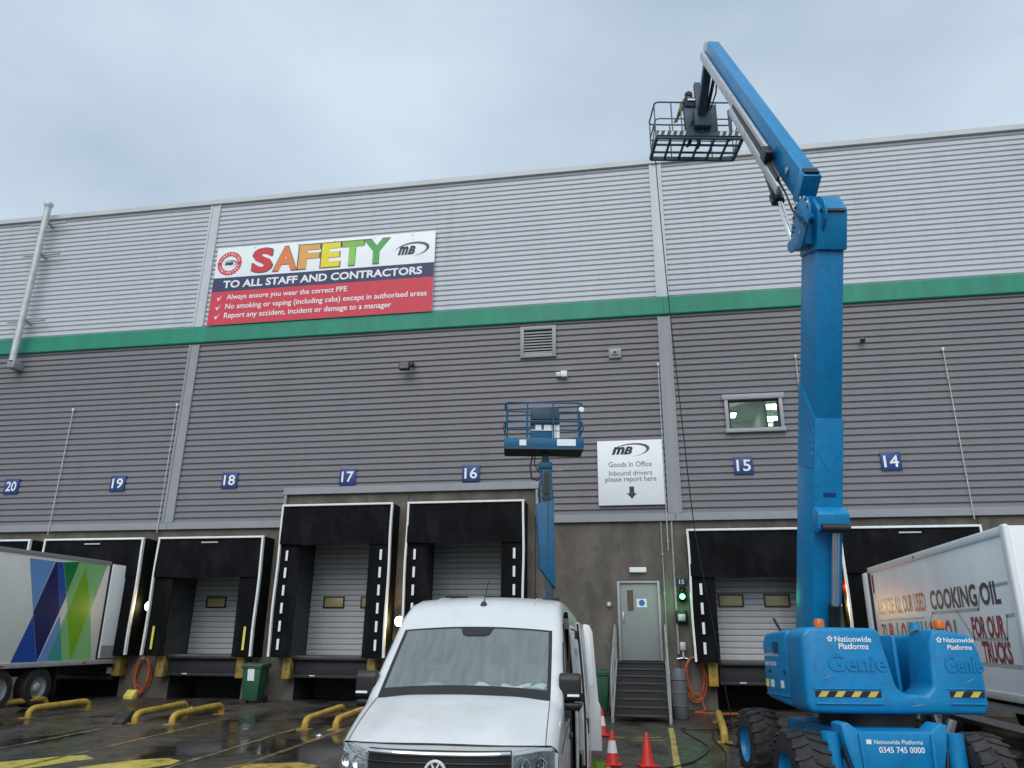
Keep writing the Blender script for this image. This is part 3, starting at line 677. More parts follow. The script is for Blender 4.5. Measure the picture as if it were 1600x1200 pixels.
# steps
t = thing('metal_steps', 'dark metal steps with handrails up to the personnel door', 'steps', (.57,0,0))
SY = -.42; GO = .365; NS = 8; ZT = 1.20
MB().box(-.64,.64,SY,.055,ZT-.05,ZT).build('landing', m_chassis, t, bevel=.006)
m_tread = mat('tread_metal', (.055,.053,.05), .45, .3, .15, 6)
for i in range(NS):
    z = ZT-(i+1)*.165; y = SY-GO*i
    if z < -.08: continue
    MB().box(-.62,.62,y-GO-.02,y-.02,z-.045,z).build('tread', m_tread, t, bevel=.008)
    MB().box(-.62,.62,y-.03,y-.018,z+.002,z+.105).build('riser', m_chassis, t)
yb = SY-GO*7.7; zb = ground_z(yb)
for s_ in (-1, 1):
    MB().yz([(.05,ZT+.02),(SY,ZT+.02),(yb,zb+.16),(yb,zb),(yb+.25,zb+.004),(SY,ZT-.26),(.05,ZT-.26)], s_*.66-.02, s_*.66+.02).build('stringer', m_grey, t)
    pts = [(s_*.68,.0,ZT),(s_*.68,.0,ZT+.95),(s_*.68,SY,ZT+.95),(s_*.68,yb+.1,zb+1.05),(s_*.68,yb+.05,zb)]
    MB().tube(pts, .025, 8).build('handrail', m_grey, t)
    MB().tube([(s_*.68,.0,ZT+.5),(s_*.68,SY,ZT+.5),(s_*.68,yb+.08,zb+.55)], .018, 8).build('mid_rail', m_grey, t)
    MB().tube([(s_*.68,SY,ZT),(s_*.68,SY,ZT+.95)], .022, 8).build('post', m_grey, t)
    MB().tube([(s_*.68,SY-1.3,.55),(s_*.68,SY-1.3,1.68)], .022, 8).build('post', m_grey, t)

# dock traffic lights + swing-arm lamps
def emat(name, col, e):
    return mat(name, col, .4, 0, 0, 1, emit=e)
m_gr_on = emat('signal_green_on', (.05,1,.25), 14); m_rd_on = emat('signal_red_on', (1,.05,.03), 14)
def signal(x, z, lit, lb):
    t = thing('dock_signal', lb, 'signal light', (x, .05, z), group='dock traffic signals')
    MB().box(-.10,.10,-.16,.01,-.19,.19).build('housing', m_blk, t, bevel=.02)
    for zz, c in ((.09,'r'),(-.09,'g')):
        on = lit == c
        m = (m_rd_on if c == 'r' else m_gr_on) if on else (ink(70,14,12) if c == 'r' else ink(12,60,30))
        MB().lathe([(0,-.055),(.04,-.045),(.068,-.02),(.072,0)],(0,-.16,zz),'y',16).build('lens', m, t)
        MB().lathe([(.078,-.10),(.082,-.10),(.082,0),(.078,0)],(0,-.16,zz),'y',16).build('hood', m_blk, t)
    if lit:
        l = bpy.data.lights.new('signal_glow','POINT'); l.energy = 9; l.color = (.1,1,.35) if lit == 'g' else (1,.06,.04); l.shadow_soft_size = .07
        lo = bpy.data.objects.new('signal_glow', l); COL.objects.link(lo); lo.parent = t; lo.location = (0,-.34,-.09 if lit == 'g' else .09)
signal(1.78, 3.02, 'g', 'lit green dock signal left of the dock 15 shelter')
signal(5.92, 3.08, 'r', 'lit red dock signal behind the tall blue boom')
def dock_lamp(x, z, watts, lb, dx=0):
    t = thing('dock_lamp', lb, 'lamp', (x, .055, z), group='lit swing-arm dock lamps')
    MB().box(-.06,.06,-.03,.005,-.12,.12).build('wall_plate', m_grey, t, bevel=.01)
    MB().tube([(0,-.02,0),(dx*.5,-.10,.02),(dx,-.16,.03)], .02, 8).build('arm', m_yel, t)
    MB().lathe([(.03,.16),(.07,.14),(.12,.06),(.15,0),(.145,-.01)],(dx,-.33,.03),'y',18).build('reflector', m_blk, t)
    MB().lathe([(0,-.07),(.09,-.055),(.14,0),(0,.0)],(dx,-.33,.03),'y',18).build('lens', m_warm, t)
    l = bpy.data.lights.new('lamp_light','POINT'); l.energy = watts; l.color = (1,.68,.34); l.shadow_soft_size = .08
    lo = bpy.data.objects.new('lamp_light', l); COL.objects.link(lo); lo.parent = t; lo.location = (dx,-.42,.03)
dock_lamp(-6.37, 2.20, 36, 'glaring warm dock lamp left of the white van roof', .0)
dock_lamp(-14.52, 2.62, 3, 'warm dock lamp between the striped trailer and dock 18', .0)
dock_lamp(5.80, 2.66, 16, 'warm dock lamp beside the cooking oil trailer', .0)
t = thing('small_number_plate', 'tiny dark plate reading 15 above the green signal', 'sign', (1.79,.05,3.34))
MB().box(-.15,.15,-.02,.01,-.09,.09).build('plate', ink(22,50,70), t); lettering('15', t, m_sign, .14, (0,-.024,0), FX, FZ, h=.12, bold=.02)
t = thing('control_box', 'grey weatherproof isolator box below the green signal', 'control box', (1.73,.05,2.22))
MB().box(-.16,.16,-.13,.01,0,.34).build('case', m_blk, t, bevel=.02); MB().box(-.10,.10,-.145,-.128,.06,.24).build('cover', m_greylt, t, bevel=.02)
t = thing('tap_fitting', 'white pipe fitting on the wall above the orange hose', 'fitting', (1.72,.05,1.28))
MB().box(-.08,.08,-.12,.01,.22,.44).build('socket', m_greylt, t, bevel=.02); MB().cyl((0,-.06,.22),(0,-.06,.02),.035,10).build('pipe', m_greylt, t); MB().tube([(-.18,-.05,.0),(0,-.06,.03),(.12,-.06,.0)], .025, 8).build('valve', m_steel, t)
for x, lb in ((1.60,'slim grey conduit running down beside the steps'),(1.30,'slim grey conduit nearer the personnel door')):
    t = thing('conduit', lb, 'conduit', (x,.05,1.1), group='conduits on the concrete wall')
    MB().cyl((0,-.03,.2 if x < 1.5 else .3),(0,-.03,4.1),.018 if x < 1.5 else .03,8).build('pipe', m_grey, t)
    for z in (.8,1.9,3.0): MB().box(-.03,.03,-.055,.012,z,z+.04).build('clip', m_grey, t)

# coiled hoses
def hose_coil(x, y, z, h, wd, lb, n, tail=None):
    t = thing('coiled_hose', lb, 'hose', (x, y, z), group='orange hoses hung on the wall')
    for i in range(n):
        a, b = h/2*random.uniform(.78,1.03), wd/2*random.uniform(.6,1.05); dy = -.06-.025*i*random.uniform(.6,1); tl = random.uniform(-.18,.18); zc = -a+h/2*1.02
        pts = [(b*math.cos(q)*math.cos(tl)-.1*math.sin(q)*tl, dy+.03*math.sin(2*q+i), zc+a*math.sin(q)+.05*math.cos(q)*tl) for q in [2*math.pi*j/22 for j in range(22)]]
        MB().tube(pts, .014, 6, closed=True).build('loop', m_orange, t)
    MB().box(-.05,.05,-.22,.05,h/2-.02,h/2+.03).build('hook', m_grey, t)
    if tail: MB().tube(tail, .014, 6).build('tail', m_orange, t)
hose_coil(-14.52, .05, .62, 1.0, .62, 'orange hose coiled on the wall beside the striped trailer', 7, [(.1,-.1,-.3),(.05,-.25,-.62),(-.4,-.4,-.645),(-.6,-.6,-.655)])
hose_coil(2.0, .05, .75, 1.15, .62, 'orange hose coiled on the wall right of the steps', 7, [(.1,-.1,-.4),(.2,-.3,-.745),(-.1,-.7,-.765),(.5,-.9,-.77),(1.1,-.7,-.765)])
t = thing('coil_stay', 'yellow block on the ground below the left orange hose', 'block', (-14.55,-.45,ground_z(-.45)-.01))
MB().yz([(-.12,0),(-.12,.10),(.05,.26),(.12,.26),(.12,0)], -.15, .15).build('block', m_yelref, t, bevel=.01)

# bins
def wheelie(x, y, rz, m, lb, lid=None, s=1.0):
    t = thing('wheelie_bin', lb, 'bin', (x, y, ground_z(y)-.004), rz, group='wheelie bins')
    b = MB(); prof = [(.21,.23,.05),(.27,.30,.96)]
    vs = [(-.22,-.24,.06),(.22,-.24,.06),(.22,.24,.06),(-.22,.24,.06),(-.28,-.32,.98),(.28,-.32,.98),(.28,.32,.98),(-.28,.32,.98)]
    b.add(vs, [(0,3,2,1),(4,5,6,7),(0,1,5,4),(1,2,6,5),(2,3,7,6),(3,0,4,7)]); b.build('body', m, t, bevel=.03)
    MB().box(-.31,.31,-.35,.35,.93,.985).build('rim', m, t, bevel=.015)
    l = MB(); l.yz([(-.37,.99),(-.36,1.03),(.1,1.08),(.36,1.06),(.38,.99)], -.31, .31); l.build('lid', lid or m, t, bevel=.02)
    MB().cyl((-.25,.40,1.0),(.25,.40,1.0),.02,8).build('handle', m, t)
    for sx in (-1, 1):
        wv = MB().cyl((sx*.24,.24,.104),(sx*.29,.24,.104),.10,16).build('wheel', m_blk, t)
    return t
bn = wheelie(-10.45,-.75,.05, m_bin, 'green wheelie bin with white sticker between docks 18 and 17', mat('bin_lid', (.05,.10,.075), .4, 0, .1, 4))
MB().add([(-.10,-.292,.60),(.10,-.292,.60),(.10,-.325,.92),(-.10,-.325,.92)], [(0,1,2,3)]).build('sticker', m_sign, bn)
wheelie(-.52,-1.5,0, m_bin, 'dark green wheelie bin between the white van and the steps')
t = thing('rubber_roll', 'upright grey rounded plastic drum right of the steps', 'drum', (1.50,-2.1,ground_z(-2.1)-.003))
MB().lathe([(0,0),(.17,0),(.19,.03),(.20,.4),(.20,.8),(.18,1.05),(.13,1.15),(0,1.16)],(0,0,0),n=20).build('body', m_bingrey, t)
for z in (.3,.6,.9): MB().lathe([(.198,z-.02),(.212,z),(.198,z+.02)],(0,0,0),n=20).build('rib', m_bingrey, t)

# yellow wheel guides
def guide(x0, y0, x1, y1, lb, h=.22):
    t = thing('wheel_guide', lb, 'wheel guide', (x0, y0, ground_z(y0)), group='yellow tubular wheel guides')
    dx, dy = x1-x0, y1-y0; d = Vector((dx, dy, 0)); z1 = ground_z(y1)-ground_z(y0)
    pts = [Vector((0,0,-.05)), Vector((0,0,h*.55)), d*.03+V(0,0,h*.82), d*.08+V(0,0,h*.96), d*.14+V(0,0,h), d*.86+V(0,0,h+z1*.86), d*.93+V(0,0,h*.95+z1), d*.975+V(0,0,h*.8+z1), d+V(0,0,h*.5+z1), d+V(0,0,-.05+z1)]
    MB().tube(pts, .075, 14).build('tube', m_yel, t)
    for p in (Vector((0,0,0)), d+V(0,0,z1)): MB().box(p.x-.14,p.x+.14,p.y-.14,p.y+.14,-.02+p.z,.016+p.z).build('base_plate', m_yelb, t)
guide(-15.55,-5.2,-15.35,-2.9,'yellow tube wheel guide right under the striped trailer')
guide(-13.92,-5.15,-13.75,-3.3,'yellow tube wheel guide nearest the striped trailer wheels')
guide(-10.85,-5.5,-10.95,-3.3,'yellow tube wheel guide with black rubber block at its foot')
guide(-9.88,-5.55,-9.85,-3.5,'yellow tube wheel guide in front of the green bin')
guide(-6.62,-5.7,-6.75,-3.2,'yellow tube wheel guide left of the white van bonnet')
guide(-5.95,-5.6,-6.05,-3.2,'yellow tube wheel guide partly behind the white van')
guide(2.22,-5.8,2.36,-2.6,'yellow tube wheel guide right of the red cones')
t = thing('rubber_block', 'black rubber wheel chock beside a yellow wheel guide', 'chock', (-11.08,-5.6,ground_z(-5.6)-.008))
MB().yz([(-.2,0),(-.2,.05),(.1,.27),(.2,.27),(.2,0)], -.13, .13).build('block', m_rubber, t, bevel=.015)

# cones
def cone(x, y, h, stripe, lb, rz=0.0):
    t = thing('traffic_cone', lb, 'cone', (x, y, ground_z(y)+.004), rz, group='traffic cones beside the van')
    MB().box(-.155,.155,-.155,.155,0,.03).build('base', m_red, t, bevel=.01)
    r = lambda z: .112-(.112-.028)*(z-.035)/(h-.035)
    MB().lathe([(.122,.03),(r(.05),.05),(r(h),h),(r(h)*.7,h+.01),(0,h+.01)],(0,0,0),n=20).build('body', m_red, t)
    if stripe: MB().lathe([(r(h*.36)+.003,h*.36),(r(h*.72)+.003,h*.72)],(0,0,0),n=20).build('reflective_sleeve', m_white, t)
cone(-.22,-5.35,.52,1,'red traffic cone with white sleeve farthest back by the green bin')
cone(.17,-8.75,.52,1,'red traffic cone with white sleeve close to the van side')
cone(.74,-8.75,.50,0,'plain all red traffic cone in front of the steps', .3)

# cables on the ground and the hose that hangs from the basket
def cable(lb, pts, r, m, name='cable', cat='cable', sub=6):
    P = [Vector(p) for p in pts]; out_ = []
    for i in range(len(P)-1):
        p0, p1, p2, p3 = P[max(0,i-1)], P[i], P[i+1], P[min(len(P)-1,i+2)]
        for k in range(sub):
            q = k/sub
            out_.append(.5*((2*p1)+(p2-p0)*q+(2*p0-5*p1+4*p2-p3)*q*q+(3*p1-p0-3*p2+p3)*q**3))
    out_.append(P[-1])
    return tag(MB().tube(out_, r, 6).build(name, m), lb, cat)
def G(x, y, dz=.012): return (x, y, ground_z(y)+dz)
cable('black cable looping over the ground from the yellow wheel guide', [G(2.3,-3.9),G(1.75,-4.0),G(1.45,-4.1),G(1.62,-5.2),G(1.85,-6.6),G(1.6,-7.9),G(1.2,-8.7),G(.6,-9.3),G(.1,-9.6)], .014, m_blk)
cable('black cable running toward the blue lift tyres', [G(2.1,-4.4),G(2.02,-5.6),G(2.12,-7.0),G(2.0,-8.4),G(1.9,-9.6)], .016, m_blk)
cable('black cable tangled beside the blue lift tyre', [G(2.2,-6.0),G(2.5,-6.6),G(2.7,-7.3),G(2.3,-7.9),G(2.6,-8.6),G(2.4,-9.4)], .014, m_blk)
cable('tan rope trailing from the open van door', [(.10,-12.6,.15),(.24,-12.0,-.2),G(.34,-11.2),G(.55,-10.2),G(.45,-9.2)], .014, mat('tan_rope', (.30,.20,.10), .8, 0, .2, 20), 'rope', 'rope')
cable('thin dark hose hanging from the raised basket to the ground', [(1.59,-4.9,14.06),(1.66,-4.45,12),(1.77,-3.94,9.69),(1.92,-3.4,7),(2.09,-2.87,4.31),(2.38,-2.5,2.2),(2.66,-2.26,.13),(2.80,-2.6,-.08),(2.6,-3.6,-.11),(2.3,-3.9,-.125)], .013, m_blk, 'hanging_hose', 'hose')
for x, y in ((-12.3,-2.6),(-11.9,-2.4),(-6.9,-6.9)):
    pass

# ================================================================== TRAILERS
def wheel(parent, x, y, z, r, wd, side, m_rim):
    tw = MB()
    prof = [(r*.55,-wd/2),(r*.92,-wd/2),(r,-wd/2+.04),(r,wd/2-.04),(r*.92,wd/2),(r*.55,wd/2)]
    tw.lathe(prof,(x,y,z),'x',28); o = tw.build('tyre', m_rubber, parent)
    s_ = side
    rm_ = MB(); rm_.lathe([(r*.56,s_*wd/2*.95),(r*.54,s_*wd/2*.6),(r*.42,s_*wd/2*.35),(r*.30,s_*wd/2*.5),(r*.22,s_*wd/2*.95),(r*.16,s_*wd/2*1.05),(0,s_*wd/2*1.05)],(x,y,z),'x',28)
    rm_.build('rim', m_rim, o)
    for k in range(8):
        a = k*math.pi/4; c = Vector((x+s_*wd/2*.4, y+r*.36*math.cos(a), z+r*.36*math.sin(a)))
        MB().cyl(c, c+V(s_*.05,0,0), .016, 6).build('wheel_nut', m_steel, o)
    return o
SLP = .018
# left trailer (white with coloured diamonds), local: x across, y toward the yard is negative, origin at rear on ground
t = thing('striped_trailer', 'white box trailer with blue and green diamond stripes backed to dock', 'trailer', (-16.58, .15, .0), 0, rx=SLP)
LW = 1.28; ZB, ZTp = 1.08, 3.92; LEN = 13.6
MB().box(-LW, LW, -LEN, -1.42, ZB, ZTp).build('box_body', m_trl, t, bevel=.012)
MB().box(-LW+.01, LW-.01, -1.418, -.1, ZB+.01, ZTp-.01).build('rear_frame', m_blk, t, bevel=.01)
for s_ in (1, -1):
    MB().box(s_*LW-.02, s_*LW+.02, -LEN-.003, -1.40, ZTp-.10, ZTp+.015).build('top_rail', m_grey, t, bevel=.006)
    MB().box(s_*LW-.025, s_*LW+.025, -LEN-.003, -.1, ZB-.10, ZB+.03).build('bottom_rail', m_greylt, t, bevel=.006)
    dr = MB().box(s_*LW-.01, s_*LW+.045, -1.33, -.14, ZB+.06, ZTp-.06).build('rear_door', m_sign, t, bevel=.02)
    MB().box(s_*LW+.046 if s_ > 0 else s_*LW-.016, s_*LW+.052 if s_ > 0 else s_*LW-.011, -1.31, -.45, ZB+.08, ZB+.42).build('kick_plate', m_grey, dr)
    MB().cyl((s_*(LW+.05),-.3,ZB+.1),(s_*(LW+.05),-.3,ZTp-.1),.018,8).build('lock_bar', m_steel, dr)
P = {'light_blue_diamond':((112,160,222),[(-4.5,3.82),(-3.57,3.8),(-4.03,2.47)]),
 'navy_diamond':((30,40,100),[(-3.55,3.79),(-3.49,3.79),(-3.06,2.49),(-3.56,1.13),(-4.02,2.45)]),
 'mid_blue_panel':((36,86,170),[(-3.485,3.79),(-3.26,3.8),(-2.9,2.9),(-3.055,2.5)]),
 'royal_blue_triangle':((34,80,170),[(-4.0,2.37),(-3.57,1.13),(-4.47,1.12)]),
 'pale_blue_stripe':((116,160,220),[(-3.03,2.37),(-2.93,2.07),(-3.25,1.13),(-3.54,1.13)]),
 'teal_triangle':((70,160,160),[(-2.925,2.06),(-2.64,1.13),(-3.24,1.13)]),
 'dark_green_triangle':((14,132,70),[(-3.25,3.8),(-2.61,3.85),(-2.91,2.96)]),
 'light_green_field':((138,200,132),[(-2.6,3.85),(-1.42,3.85),(-1.82,2.52),(-1.45,1.13),(-2.63,1.13),(-2.925,2.07),(-2.77,2.47),(-2.905,2.96)]),
 'bright_green_diamond':((124,182,32),[(-2.34,3.75),(-1.85,2.61),(-2.3,1.15),(-2.76,2.43)])}
for i, (nm, (c, pts)) in enumerate(P.items()):
    dz = .006 if nm == 'bright_green_diamond' else .003
    poly_plate(nm, [(LW+.0005+ (0 if dz < .005 else .003), y-.15, max(ZB+.035, min(ZTp-.105, z+SLP*-y*-1))) for y, z in pts], ink(*c, .4), t, (1,0,0), .003)
MB().box(-.55,.55,-LEN,-.4,.72,ZB-.105).build('chassis', m_chassis, t)
MB().box(-1.2,1.2,-.42,-.28,.50,.62).build('underrun_bar', m_chassis, t, bevel=.01)
MB().box(1.02,1.18,-.475,-.43,.68,.86).build('lamp_cluster', ink(200,190,190), t); 
for yy in (-3.45,-4.8,-6.15):
    for s_ in (1,-1): wheel(t, s_*1.07, yy, .46, .50, .36, s_, m_grey)
for s_ in (1,-1):
    for z in (.62,.92): MB().box(s_*1.22-.015,s_*1.22+.015,-11.5,-7.2,z-.05,z+.05).build('side_guard', m_greylt, t)
    MB().box(s_*1.07-.2,s_*1.07+.2,-2.85,-2.83,.25,.95).build('mud_flap', m_blk, t)
    for yy in (-1.9,-4.9): MB().box(s_*(LW+.012)-.012,s_*(LW+.012)+.016,yy-.06,yy+.06,ZB-.07,ZB-.03).build('marker_lamp', ink(150,60,40), t)

# right trailer (used cooking oil)
t = thing('oil_trailer', 'pale trailer lettered used COOKING OIL FOR OUR TRUCKS backed to dock 14', 'trailer', (7.80, .12, .0), 0, rx=SLP)
LW = 1.29; ZB, ZTp, LEN = 1.0, 3.58, 9.55
MB().box(-LW, LW, -LEN, -1.28, ZB, ZTp).build('box_body', m_trr, t, bevel=.02)
MB().box(-LW+.01, LW-.01, -1.277, -.05, ZB+.01, ZTp-.01).build('rear_frame', m_blk, t, bevel=.01)
for s_ in (-1, 1):
    MB().box(s_*LW-.03, s_*LW+.03, -LEN-.005, -1.16, ZTp-.13, ZTp+.02).build('top_rail', m_sign, t, bevel=.03)
    MB().box(s_*LW-.025, s_*LW+.025, -LEN-.003, -.1, ZB-.08, ZB+.04).build('bottom_rail', m_greylt, t, bevel=.01)
    MB().box(s_*LW-.06, s_*LW+.035, -LEN-.03, -LEN+.18, ZB-.02, ZTp+.03).build('corner_post', m_sign, t, bevel=.05, seg=3)
    dr = MB().box(s_*LW-.04, s_*LW+.02, -1.0, -.10, ZB+.10, ZTp-.09).build('rear_door', m_sign, t, bevel=.015)
    for yy in (-3.4,-4.75): wheel(t, s_*1.07, yy, .44, .48, .34, s_, m_grey)
    for z in (.52,.80): MB().box(s_*1.22-.015,s_*1.22+.015,-9.2,-5.4,z-.05,z+.05).build('side_guard', m_grey, t)
MB().box(-.55,.55,-LEN,-.4,.62,ZB-.085).build('chassis', m_chassis, t)
for s_ in (-.8,.8):
    lg = MB().box(s_-.07,s_+.07,-8.3,-8.16,-.22,ZB-.085).build('landing_leg', m_chassis, t, bevel=.01); MB().box(s_-.15,s_+.15,-8.38,-8.08,-.24,-.20).build('foot', m_chassis, lg)
MB().box(-LW-.006,-LW-.001,-1.55,-1.40,2.95,3.40).build('red_reflector', ink(140,40,36), t)
MB().box(-LW-.034,-LW-.02,-5.0,-4.9,ZTp-.09,ZTp-.04).build('marker_lamp', ink(120,50,50), t)
UXL, UZL = (0,-1,0), (0,0,1); XL = -LW-.005
lettering('RECYCLE ALL OUR USED', t, ink(170,86,78), 3.55, (XL,-3.45,2.60), UXL, UZL, h=.38, bold=.015)
lettering('COOKING OIL', t, ink(58,70,86), 3.35, (XL,-7.2,2.60), UXL, UZL, h=.38, bold=.03)
lettering('TO', t, ink(66,60,66), .42, (XL,-1.95,2.02), UXL, UZL, h=.36, bold=.02)
cc = [(176,62,56),(92,160,146)]
for i, ch in enumerate('BIOETHANOL'):
    y = -2.55-.47*i; lettering(ch, t, ink(*cc[i % 2]), .12 if ch == 'I' else .36, (XL,y,1.98), UXL, UZL, h=.46, bold=.04, name='big_letter')
lettering('FOR OUR', t, ink(150,60,60), 1.35, (XL,-8.15,2.06), UXL, UZL, h=.36, bold=.04)
lettering('TRUCKS', t, ink(150,60,60), 1.15, (XL,-8.35,1.66), UXL, UZL, h=.35, bold=.04)
m_pipeg = ink(176,184,186)
def pipe_print(pts, wd=.05):
    for (a, b), (c_, d_) in zip(pts, pts[1:]):
        v = Vector((c_-a, d_-b)).normalized()*wd/2; n_ = Vector((-v.y, v.x))
        MB().add([(XL+.001,a-v.x+n_.x,b-v.y+n_.y),(XL+.001,c_+v.x+n_.x,d_+v.y+n_.y),(XL+.001,c_+v.x-n_.x,d_+v.y-n_.y),(XL+.001,a-v.x-n_.x,b-v.y-n_.y)],[(0,1,2,3)]).build('printed_pipe', m_pipeg, t, smooth=0)
pipe_print([(-5.2,2.1),(-5.55,2.36),(-7.9,2.36),(-8.1,2.70),(-9.2,2.72)])
pipe_print([(-1.6,2.28),(-5.0,2.28)],.03); pipe_print([(-6.9,2.34),(-7.5,1.87),(-8.85,1.87),(-8.98,2.22),(-9.3,2.24)])
pipe_print([(-7.7,1.46),(-9.2,1.46)],.06)

# ================================================================== WHITE VAN
van = thing('panel_van', 'white panel van parked nose out with its side door slid open', 'van', (-.93,-15.85,-.54), R(2.6))
def lerp_tab(tab, s_):
    if s_ <= tab[0][0]: return tab[0][1]
    for (a, va), (b, vb) in zip(tab, tab[1:]):
        if s_ <= b:
            q = (s_-a)/(b-a); return va+(vb-va)*q
    return tab[-1][1]
TOPZ = [(0,1.215),(.15,1.275),(.4,1.36),(.75,1.46),(1.05,1.535),(1.09,1.55),(1.90,2.215),(1.96,2.27),(2.12,2.40),(2.35,2.52),(2.65,2.58),(3.1,2.61),(4.0,2.615),(5.8,2.575),(5.95,2.54),(5.98,2.50)]
WID = [(0,1.0),(1.1,1.02),(5.9,1.02),(5.98,.99)]
RC = [(0,.09),(.8,.12),(1.05,.13),(1.9,.12),(2.2,.12),(2.8,.13),(6,.14)]
def tumble(z): return 1-.105*max(0,(z-1.2)/1.4)**1.35
def yf(x): return .43*(abs(x)/1.0)**3.0
Z0V = .36
def section(s_):
    tz, W, rc = lerp_tab(TOPZ, s_), lerp_tab(WID, s_), lerp_tab(RC, s_)
    zs_ = tz-rc; pts = []
    lv = [0,.1,.22,.36,.5,.62,.74,.86,.94,1] 
    for f in lv:
        z = Z0V+(zs_-Z0V)*f; bl = .012*math.sin(math.pi*min(1,max(0,(z-.36)/.9)))
        pts.append((W*tumble(z)-.03*(1-f)**3+bl*.5, z))
    xe = pts[-1][0]
    for k in range(1, 6):
        a = math.pi/2*k/5; pts.append((xe-rc*(1-math.cos(a)), zs_+rc*math.sin(a)))
    xi = pts[-1][0]; cr = .03 if s_ < 1.0 else .04
    for f in (.955,.88,.76,.62,.48,.34,.17,0):
        x = xi*f; z = tz+cr*(1-f*f)
        if s_ < 1.06:     # bonnet pressing
            q = min(1,max(0,(.70-abs(x))/.05)); z += .034*q*q*(3-2*q)*min(1,s_/.1)*min(1,(1.08-s_)/.1)
            q = min(1,max(0,(.44-abs(x))/.04)); z -= .014*q*min(1,s_/.1)*min(1,(1.08-s_)/.1)
        pts.append((x, z))
    return pts
NCS = 14   # side + arc columns
STN = [0,.03,.08,.15,.25,.4,.58,.75,.92,1.05,1.09,1.18,1.35,1.55,1.75,1.875,1.90,1.96,2.04,2.12,2.22,2.35,2.5,2.65,2.85,3.1,3.45,4.0,4.6,5.2,5.8,5.9,5.95,5.98]
rows = []
for s_ in STN:
    h = section(s_); k = max(0, 1-s_/1.1)
    row = [(x, z) for x, z in h[:-1]]+[(0, h[-1][1])]+[(-x, z) for x, z in h[:-1][::-1]]
    rows.append([(x, s_+k*yf(x), z) for x, z in row])
nc = len(rows[0]); vs_ = [p for r_ in rows for p in r_]
body = MB(); screen = MB(); cowl = MB(); nh = (nc-1)//2
for j in range(len(STN)-1):
    for i in range(nc-1):
        q = (j*nc+i, j*nc+i+1, (j+1)*nc+i+1, (j+1)*nc+i); top = NCS <= i < nc-1-NCS
        sm = (STN[j]+STN[j+1])/2
        if top and 1.05 < sm < 1.93:
            tgt = cowl if (sm < 1.17 or sm > 1.88 or i in (NCS, nc-2-NCS)) else screen
        else: tgt = body
        # sliding-door aperture on the nearside (right of the picture)
        if tgt is body and i < 9 and 2.15 < sm < 3.4 and i >= 1: continue
        tgt.add([vs_[a] for a in q], [(0,1,2,3)])
def weld(mb):
    key = {}; nv = []; mp_ = []
    for p in mb.v:
        k = tuple(round(c, 5) for c in p)
        if k not in key: key[k] = len(nv); nv.append(p)
        mp_.append(key[k])
    mb.v = nv; mb.f = [tuple(mp_[i] for i in f) for f in mb.f]; return mb
weld(body).build('body', m_van, van, recalc=False, smooth=28); weld(cowl).build('windscreen_surround', m_blk, van, recalc=False)
screen.f = [f[::-1] for f in screen.f]
weld(screen).build('windscreen', m_screen, van, recalc=False, smooth=60)
# fascia (heightfield in front view)
topz0 = lambda x: section(0)[-1][1] if abs(x) < .3 else next((z for (xx, z) in section(0)[::-1] if xx >= abs(x)), 1.2)
def fascia(name, x0, x1, z0f, z1f, off, m, parent, nu=14, nv=4, thick=.0):
    mb = MB(); mb.grid(lambda u, v: (x0+(x1-x0)*u, yf(x0+(x1-x0)*u)-off(x0+(x1-x0)*u, v), z0f(x0+(x1-x0)*u)*(1-v)+z1f(x0+(x1-x0)*u)*v), nu, nv)
    return mb.build(name, m, parent, recalc=False, smooth=50)
C_ = lambda c: (lambda x: c)
bl = lambda x, v: .05*math.sin(math.pi*v*.8)
fascia('front_bumper', -1.0, 1.0, C_(.34), C_(.90), lambda x, v: .10*math.sin(math.pi*min(1,v*.95)), m_van, van, 24, 6)
fascia('front_panel', -1.0, 1.0, C_(.895), lambda x: lerp_tab([(0,1.235),(.6,1.228),(.86,1.215),(1.0,1.14)], abs(x)), lambda x, v: .012*(1-v), m_van, van, 30, 4)
gr_ = fascia('grille', -.63, .63, C_(.80), C_(1.195), lambda x, v: .03+.02*(1-v), m_blk, van, 16, 3)
for z, hh, m in ((1.165,.030,m_chrome),(1.095,.014,m_blk),(1.02,.014,m_blk),(.945,.014,m_blk),(.875,.014,m_blk)):
    MB().tube([(x/20*.62, yf(x/20*.62)-.062, z+(.006 if m is m_chrome else 0)*abs(x)/20) for x in range(-20, 21)], hh*.62, 8).build('grille_bar', m, gr_)
bd = MB(); bd.lathe([(.072,-.012),(.078,-.02),(.092,-.02),(.098,-.010),(.098,0)],(0,-.075,1.03),'y',32); m_badge = mat('badge_silver', (.78,.80,.82), .3, .25, .02, 6); bdo = bd.build('badge_ring', m_badge, van)
MB().cyl((0,-.070,1.03),(0,-.078,1.03),.075,28).build('badge_disc', m_blk, bdo)
lg = MB()
def stroke(a, b, wd=.015):
    lg.beam((a[0],-.083,1.03+a[1]),(b[0],-.083,1.03+b[1]),wd,.01,(0,1,0))
for s_ in (-1, 1):
    stroke((s_*.032,.068),(0,.004)); stroke((s_*.066,.030),(s_*.034,-.066)); stroke((s_*.034,-.066),(0,-.008))
lg.build('emblem', m_badge, bdo)
m_hl = mat('headlamp_inner', (.36,.38,.39), .3, .3, .35, 14); m_hlg = glass('headlamp_glass', (.80,.86,.86), 1.0)
